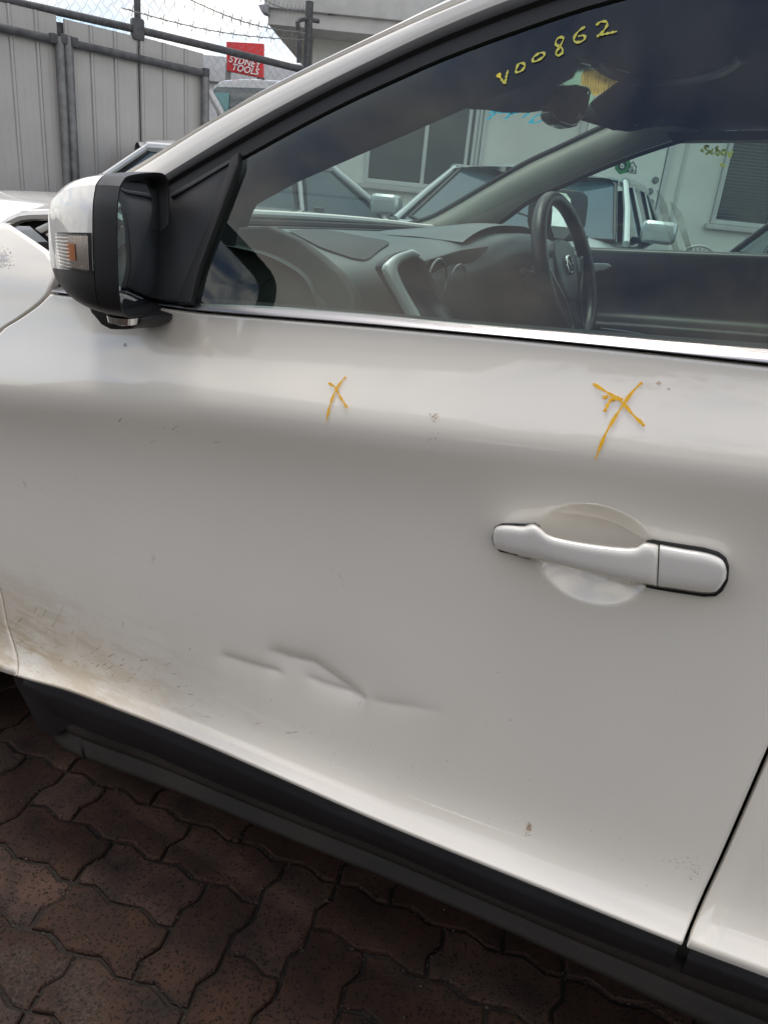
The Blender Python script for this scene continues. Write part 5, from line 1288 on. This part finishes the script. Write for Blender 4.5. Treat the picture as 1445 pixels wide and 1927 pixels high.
# soft black instrument hood on the driver's side
def hoodf(u, v):
    y = lerp(1.06,1.60,u); w_ = 2*u-1; x = lerp(-1.02,-.775,v)
    return V((x-.03*w_*w_, y, 1.128+.012*.8+lerp(.012,.046,min(1,v*1.4))*(1-abs(w_)**3.5)))
ih = grid('instrument_hood', hoodf, 24, 12, M['dash'], car)
gc_ = [onX(822,530,-.748), onX(860,538,-.748)]
prism('instrument_face', [onX(*p,-.757) for p in ((796,492),(868,470),(930,462),(920,560),(880,585),(850,580),(812,520))], (-1,0,0), .01, M['dash_dark'], car, .004)
for c in gc_:
    tube('gauge_ring', [c+V((0, .048*math.cos(a), .048*math.sin(a))) for a in [2*math.pi*k/28 for k in range(28)]], .0028, M['chrome'], car, 6, True)
prism('switch_row', [onX(*p,-.748) for p in ((846,557),(858,555),(857,562),(845,564))], (-1,0,0), .004, M['frame_white'], car)
# thin line across the windscreen base (dash edge)
tube('dash_edge_line', [dashf(u, .12)+V((0,0,.002)) for u in [k/30*.75+.02 for k in range(31)]], .0022, M['dash_dark'], dash, 5)
def onDash(px, py, lift=.0015):
    q = onZ(px, py, 1.125)
    best = None
    return q
def dgrid_find(px, py):
    best = None
    for i in range(0, 91):
        for j in range(0, 51):
            q = dashf(i/90, j/50); v_ = Matrix((r_, -u_, -b_)) @ (q-CAM); d_ = (CX+F*v_.x/v_.z-px)**2+(CY+F*v_.y/v_.z-py)**2
            if best is None or d_ < best[0]: best = (d_, i/90, j/50)
    return best[1], best[2]
spk = [dgrid_find(*p) for p in ((540,438),(600,434),(690,448),(726,456),(728,464),(695,488),(660,490),(600,466))]
cu_, cv_ = sum(a for a, b in spk)/8, sum(b for a, b in spk)/8
ring = [(q.x, q.y) for q in resample([V((a, b, 0)) for a, b in spk+spk[:1]], 49)[:-1]]
vs, fs = [], []; nr = len(ring)
for s_ in (0,.25,.5,.75,1):
    for a, b in ring: vs.append(dashf(lerp(cu_,a,s_), lerp(cv_,b,s_))+V((0,0,.0035)))
fs = [(s_*nr+k, s_*nr+(k+1)%nr, (s_+1)*nr+(k+1)%nr, (s_+1)*nr+k) for s_ in range(4) for k in range(nr)]
mesh('speaker_grille', vs, fs, M['grille'], dash, True)
# centre screen
def scP(px, py, off=0): return onP(px, py, (-.80+off, 0, 1.10), (1,-.30,.35))
SCN = V((1,-.30,.35)).normalized()
bez = prism('screen_bezel', [scP(*p) for p in ((724,498),(729,487),(745,475),(768,469),(776,471),(800,490),(880,650),(800,650),(790,620),(760,560))], -SCN, .03, M['dash_dark'], dash, .006, 3)
bzl_o = [(786,478),(775,470),(768,471),(748,478),(732,490),(723,503),(726,516),(742,545),(760,578),(785,625)]
bzl_i = [(786,484),(776,483),(768,486),(758,491),(749,498),(746,508),(749,519),(762,546),(780,578),(806,625)]
bo_, bi_ = resample([scP(*p,.004) for p in bzl_o], 40), resample([scP(*p,.004) for p in bzl_i], 40)
vs = []; 
for a, b in zip(bo_, bi_): vs += [a-SCN*.006, a+SCN*.003, a.lerp(b,.5)+SCN*.006, b+SCN*.003, b-SCN*.002]
mesh('bezel_trim', vs, [(i*5+j, i*5+j+1, (i+1)*5+j+1, (i+1)*5+j) for i in range(39) for j in range(4)], M['silver'], dash, True)
prism('screen', [scP(*p,.006) for p in ((747,506),(752,497),(780,488),(792,494),(868,640),(806,640))], -SCN, .004, M['lcd'], dash, .002)
# panels put in for a dark reflection in the near side glass
DE = [(398,600),(420,470),(438,428),(505,425),(535,438),(560,450),(600,480),(640,515),(658,540),(667,560),(668,610)]
de = prism('dark_reflection_panel', [insideY(*p,.235) for p in DE], (0,1,0), .02, M['green_reflection'], car, .006, 3)
prism('inner_reflection_panel', [insideY(*p,.232) for p in ((430,600),(433,545),(450,480),(457,463),(466,462),(560,525),(612,570),(628,610))], (0,1,0), .004, M['green_reflection2'], de, .003)
prism('panel_bar', [insideY(*p,.228) for p in ((430,527),(437,526),(450,530),(452,538),(430,536))], (0,1,0), .006, M['rubber'], de, .001)
tube('panel_line', [insideY(420,592,.228), insideY(518,515,.228)], .0012, M['green_reflection2'], de, 5)
# ---- steering wheel
RW = .187; wc = V((-.615, 1.345, 1.088)); wn_ = V((math.cos(math.radians(22)), -.03, math.sin(math.radians(22)))).normalized()
wy_ = V((0,1,0)); wy_ = (wy_-wn_*wy_.dot(wn_)).normalized(); wz_ = wy_.cross(wn_)*-1
if wz_.z < 0: wz_ = -wz_
def wp(a, r, o=0): return wc+wy_*(r*math.cos(a))+wz_*(r*math.sin(a))+wn_*o
sw = bpy.data.objects.new('steering_wheel', None); COL.objects.link(sw); sw.parent = car; sw.location = wc-car.location
tube('wheel_rim', [wp(2*math.pi*k/64, RW) for k in range(64)], [.0175+.0025*abs(math.cos(2*math.pi*k/64)) for k in range(64)], M['leather'], sw, 14, True)
hubp = [(-.09,.05),(-.06,.075),(0,.082),(.06,.075),(.09,.05),(.085,0),(.06,-.06),(.03,-.085),(-.03,-.085),(-.06,-.06),(-.085,0)]
prism('hub', [wc+wy_*a+wz_*b-wn_*.03 for a, b in hubp], wn_, .035, M['dash'], sw, .012, 3)
for sg_ in (-1, 1):
    prism('spoke', [wc+wy_*a*sg_+wz_*b-wn_*.02 for a, b in ((.075,.045),(.178,.030),(.178,-.02),(.08,-.02))], wn_, .016, M['leather'], sw, .004)
    prism('button_pad', [wc+wy_*a*sg_+wz_*b-wn_*.004 for a, b in ((.095,.035),(.150,.026),(.150,-.010),(.098,-.012))], wn_, .005, M['dash'], sw, .0015)
    tube('spoke_trim', resample([wc+wy_*a*sg_+wz_*b+wn_*.002 for a, b in ((.155,.03),(.12,-.02),(.07,-.075),(.045,-.15),(.050,-.172))], 14), .0035, M['chrome'], sw, 6)
prism('lower_spoke', [wc+wy_*a+wz_*b-wn_*.025 for a, b in ((-.045,-.07),(.045,-.07),(.055,-.178),(-.055,-.178))], wn_, .02, M['leather'], sw, .004)
tube('badge', [wp(2*math.pi*k/24, .024, .010)+wz_*.01 for k in range(24)], .0035, M['bright'], sw, 6, True)
ribbon('badge_bar', [[wp(2.4, .022, .012)+wz_*.01, wp(-.74, .022, .012)+wz_*.01]], wn_, .010, M['bright'], sw, .001)
tube('steering_column', [wc-wn_*.02, wc-wn_*.22], [.045,.06], M['dash_dark'], car, 16)
tube('indicator_stalk', [wc-wn_*.07+wy_*-.03, wc-wn_*.06+wy_*-.17+wz_*.02], [.009,.006], M['dash_dark'], car, 8)
tube('wiper_stalk', [wc-wn_*.07+wy_*.03, wc-wn_*.06+wy_*.16+wz_*.03], [.009,.006], M['dash_dark'], car, 8)
# ---- far door: trim, glass, mirror, handle
def fsill(px, py, y): return onY(px, py, y)
fs0, fs1 = onY(900,458,1.74), onY(1445,477,1.74)
fdir = (fs1-fs0)/(fs1.x-fs0.x)
def fdoor(u, v):
    x = lerp(-1.12, 1.1, u); z = fs0.z+fdir.z*(x-fs0.x)
    pf = [(0,.05,-.012),(.04,.0,.0),(.08,-.02,-.008),(.2,-.035,-.06),(.35,-.035,-.16),(.45,-.06,-.20),(.5,-.11,-.215),(.6,-.11,-.26),(.68,-.05,-.30),(1,-.04,-.7)]
    return V((x, 1.74+sinterp([(a,b) for a,b,c in pf], v), z+sinterp([(a,c) for a,b,c in pf], v)))
fd = grid('far_door', fdoor, 20, 50, M['dash_dark'], car)
grid('far_door_skin', lambda u, v: V((lerp(-2.1,1.1,u), 1.86-.05*v, lerp(.35, fs0.z+fdir.z*(lerp(-2.1,1.1,u)-fs0.x)-.03, v))), 10, 6, M['paint_clean'], car)
fhp = [onY(*p,1.66) for p in ((1100,496),(1120,495),(1142,496),(1148,502),(1138,508),(1113,513),(1100,512))]
prism('door_lever', fhp, (0,1,0), .02, M['silver'], fd, .003, 3)
tube('armrest_line', [onY(1130,618,1.62), onY(1180,624,1.62), onY(1265,640,1.62)], .003, M['chrome'], fd, 6)
gq = [GF(*p,.015) for p in ((880,470),(905,420),(1000,362),(1120,310),(1264,257),(1347,232),(1445,214))]
gq += [gq[-1]+V((1.0,0,.03)), gq[0]+V((1.9,.01,.02))]
fg = prism('far_window_glass', gq, V((0,1,TUM)), .003, M['screen_glass'], fd)
# writing on the far glass, mirrored because it is on the outside
def fw_(px, py): return GF(px, py, .010)
yw = [[(1378,284),(1372,296),(1370,285)],[(1361,281),(1357,288),(1362,292),(1366,286),(1361,281)],[(1351,280),(1345,286),(1350,292),(1355,288),(1350,284),(1346,279),(1352,276)],[(1341,280),(1337,288),(1342,290)],[(1334,277),(1326,274),(1328,282),(1336,286),(1326,290)],[(1318,281),(1324,287)]]
for i, ln in enumerate(yw): ribbon('far_glass_marker', [[fw_(*p) for p in ln]], (0,-1,0), .0075, M['yellow_far'] if i == 0 else M['yellow_ghost'], fd, .001)
ribbon('far_glass_marker', [[fw_(1354,308), fw_(1366,315)]], (0,-1,0), .0075, M['yellow_far'], fd, .001)
smp = [(1236,362),(1248,368),(1262,390),(1275,415),(1288,445),(1300,470)]
def smear(name, cl_, w_):
    vs, fs = [], []
    for (x, y), ww in zip(cl_, w_): vs += [fw_(x-ww, y), fw_(x+ww, y)]
    mesh(name, vs, [(2*i, 2*i+1, 2*i+3, 2*i+2) for i in range(len(cl_)-1)], M['smear'], fd)
smear('marker_smear', [(1237,358),(1246,385),(1254,415),(1264,445),(1272,472)], [2,8,8,6,6])
smear('marker_smear', [(1262,380),(1274,400),(1282,425),(1290,450),(1298,474)], [3,8,7,6,5])
# far mirror seen through the far window
fmir = bpy.data.objects.new('far_mirror', None); COL.objects.link(fmir); fmir.parent = car; fmir.location = V((-.85,1.95,1.2))-car.location
FMN = V((1,-.42,0)).normalized()
def fm(px, py, off=0): return onP(px, py, V((-.82,1.98,1.2))+FMN*off, FMN)
prism('mirror_shell', [fm(*p) for p in ((1036,365),(1044,358),(1062,356),(1098,360),(1108,368),(1108,385),(1103,425),(1092,447),(1080,455),(1050,456),(1036,448),(1031,420))], -FMN, .10, M['plastic'], fmir, .014, 3)
prism('mirror_glass', [fm(*p,.003) for p in ((1040,368),(1048,362),(1064,364),(1072,375),(1074,400),(1070,440),(1060,450),(1042,447),(1036,425))], FMN, .002, M['mirror'], fmir)
# ---- seats (just out of the frame, but there)
for yy in (.50, 1.37):
    st_ = box('front_seat', (.12,yy,.62), (.52,.50,.16), M['leather'], car, .05, segs=4)
    prism('backrest', [V((.30,yy-.24,.66)), V((.44,yy-.24,.66)), V((.60,yy-.22,1.22)), V((.50,yy-.22,1.22))], (0,1,0), .46, M['leather'], st_, .04, 4)
    box('headrest', (.60,yy,1.32), (.10,.26,.17), M['leather'], st_, .04, segs=4)
box('far_roof_pillar', (.40,1.70,1.32), (.09,.03,.36), M['gloss_black'], car)
box('tailgate', (1.30,.95,.95), (.10,1.62,1.1), M['paint_clean'], car, .04)
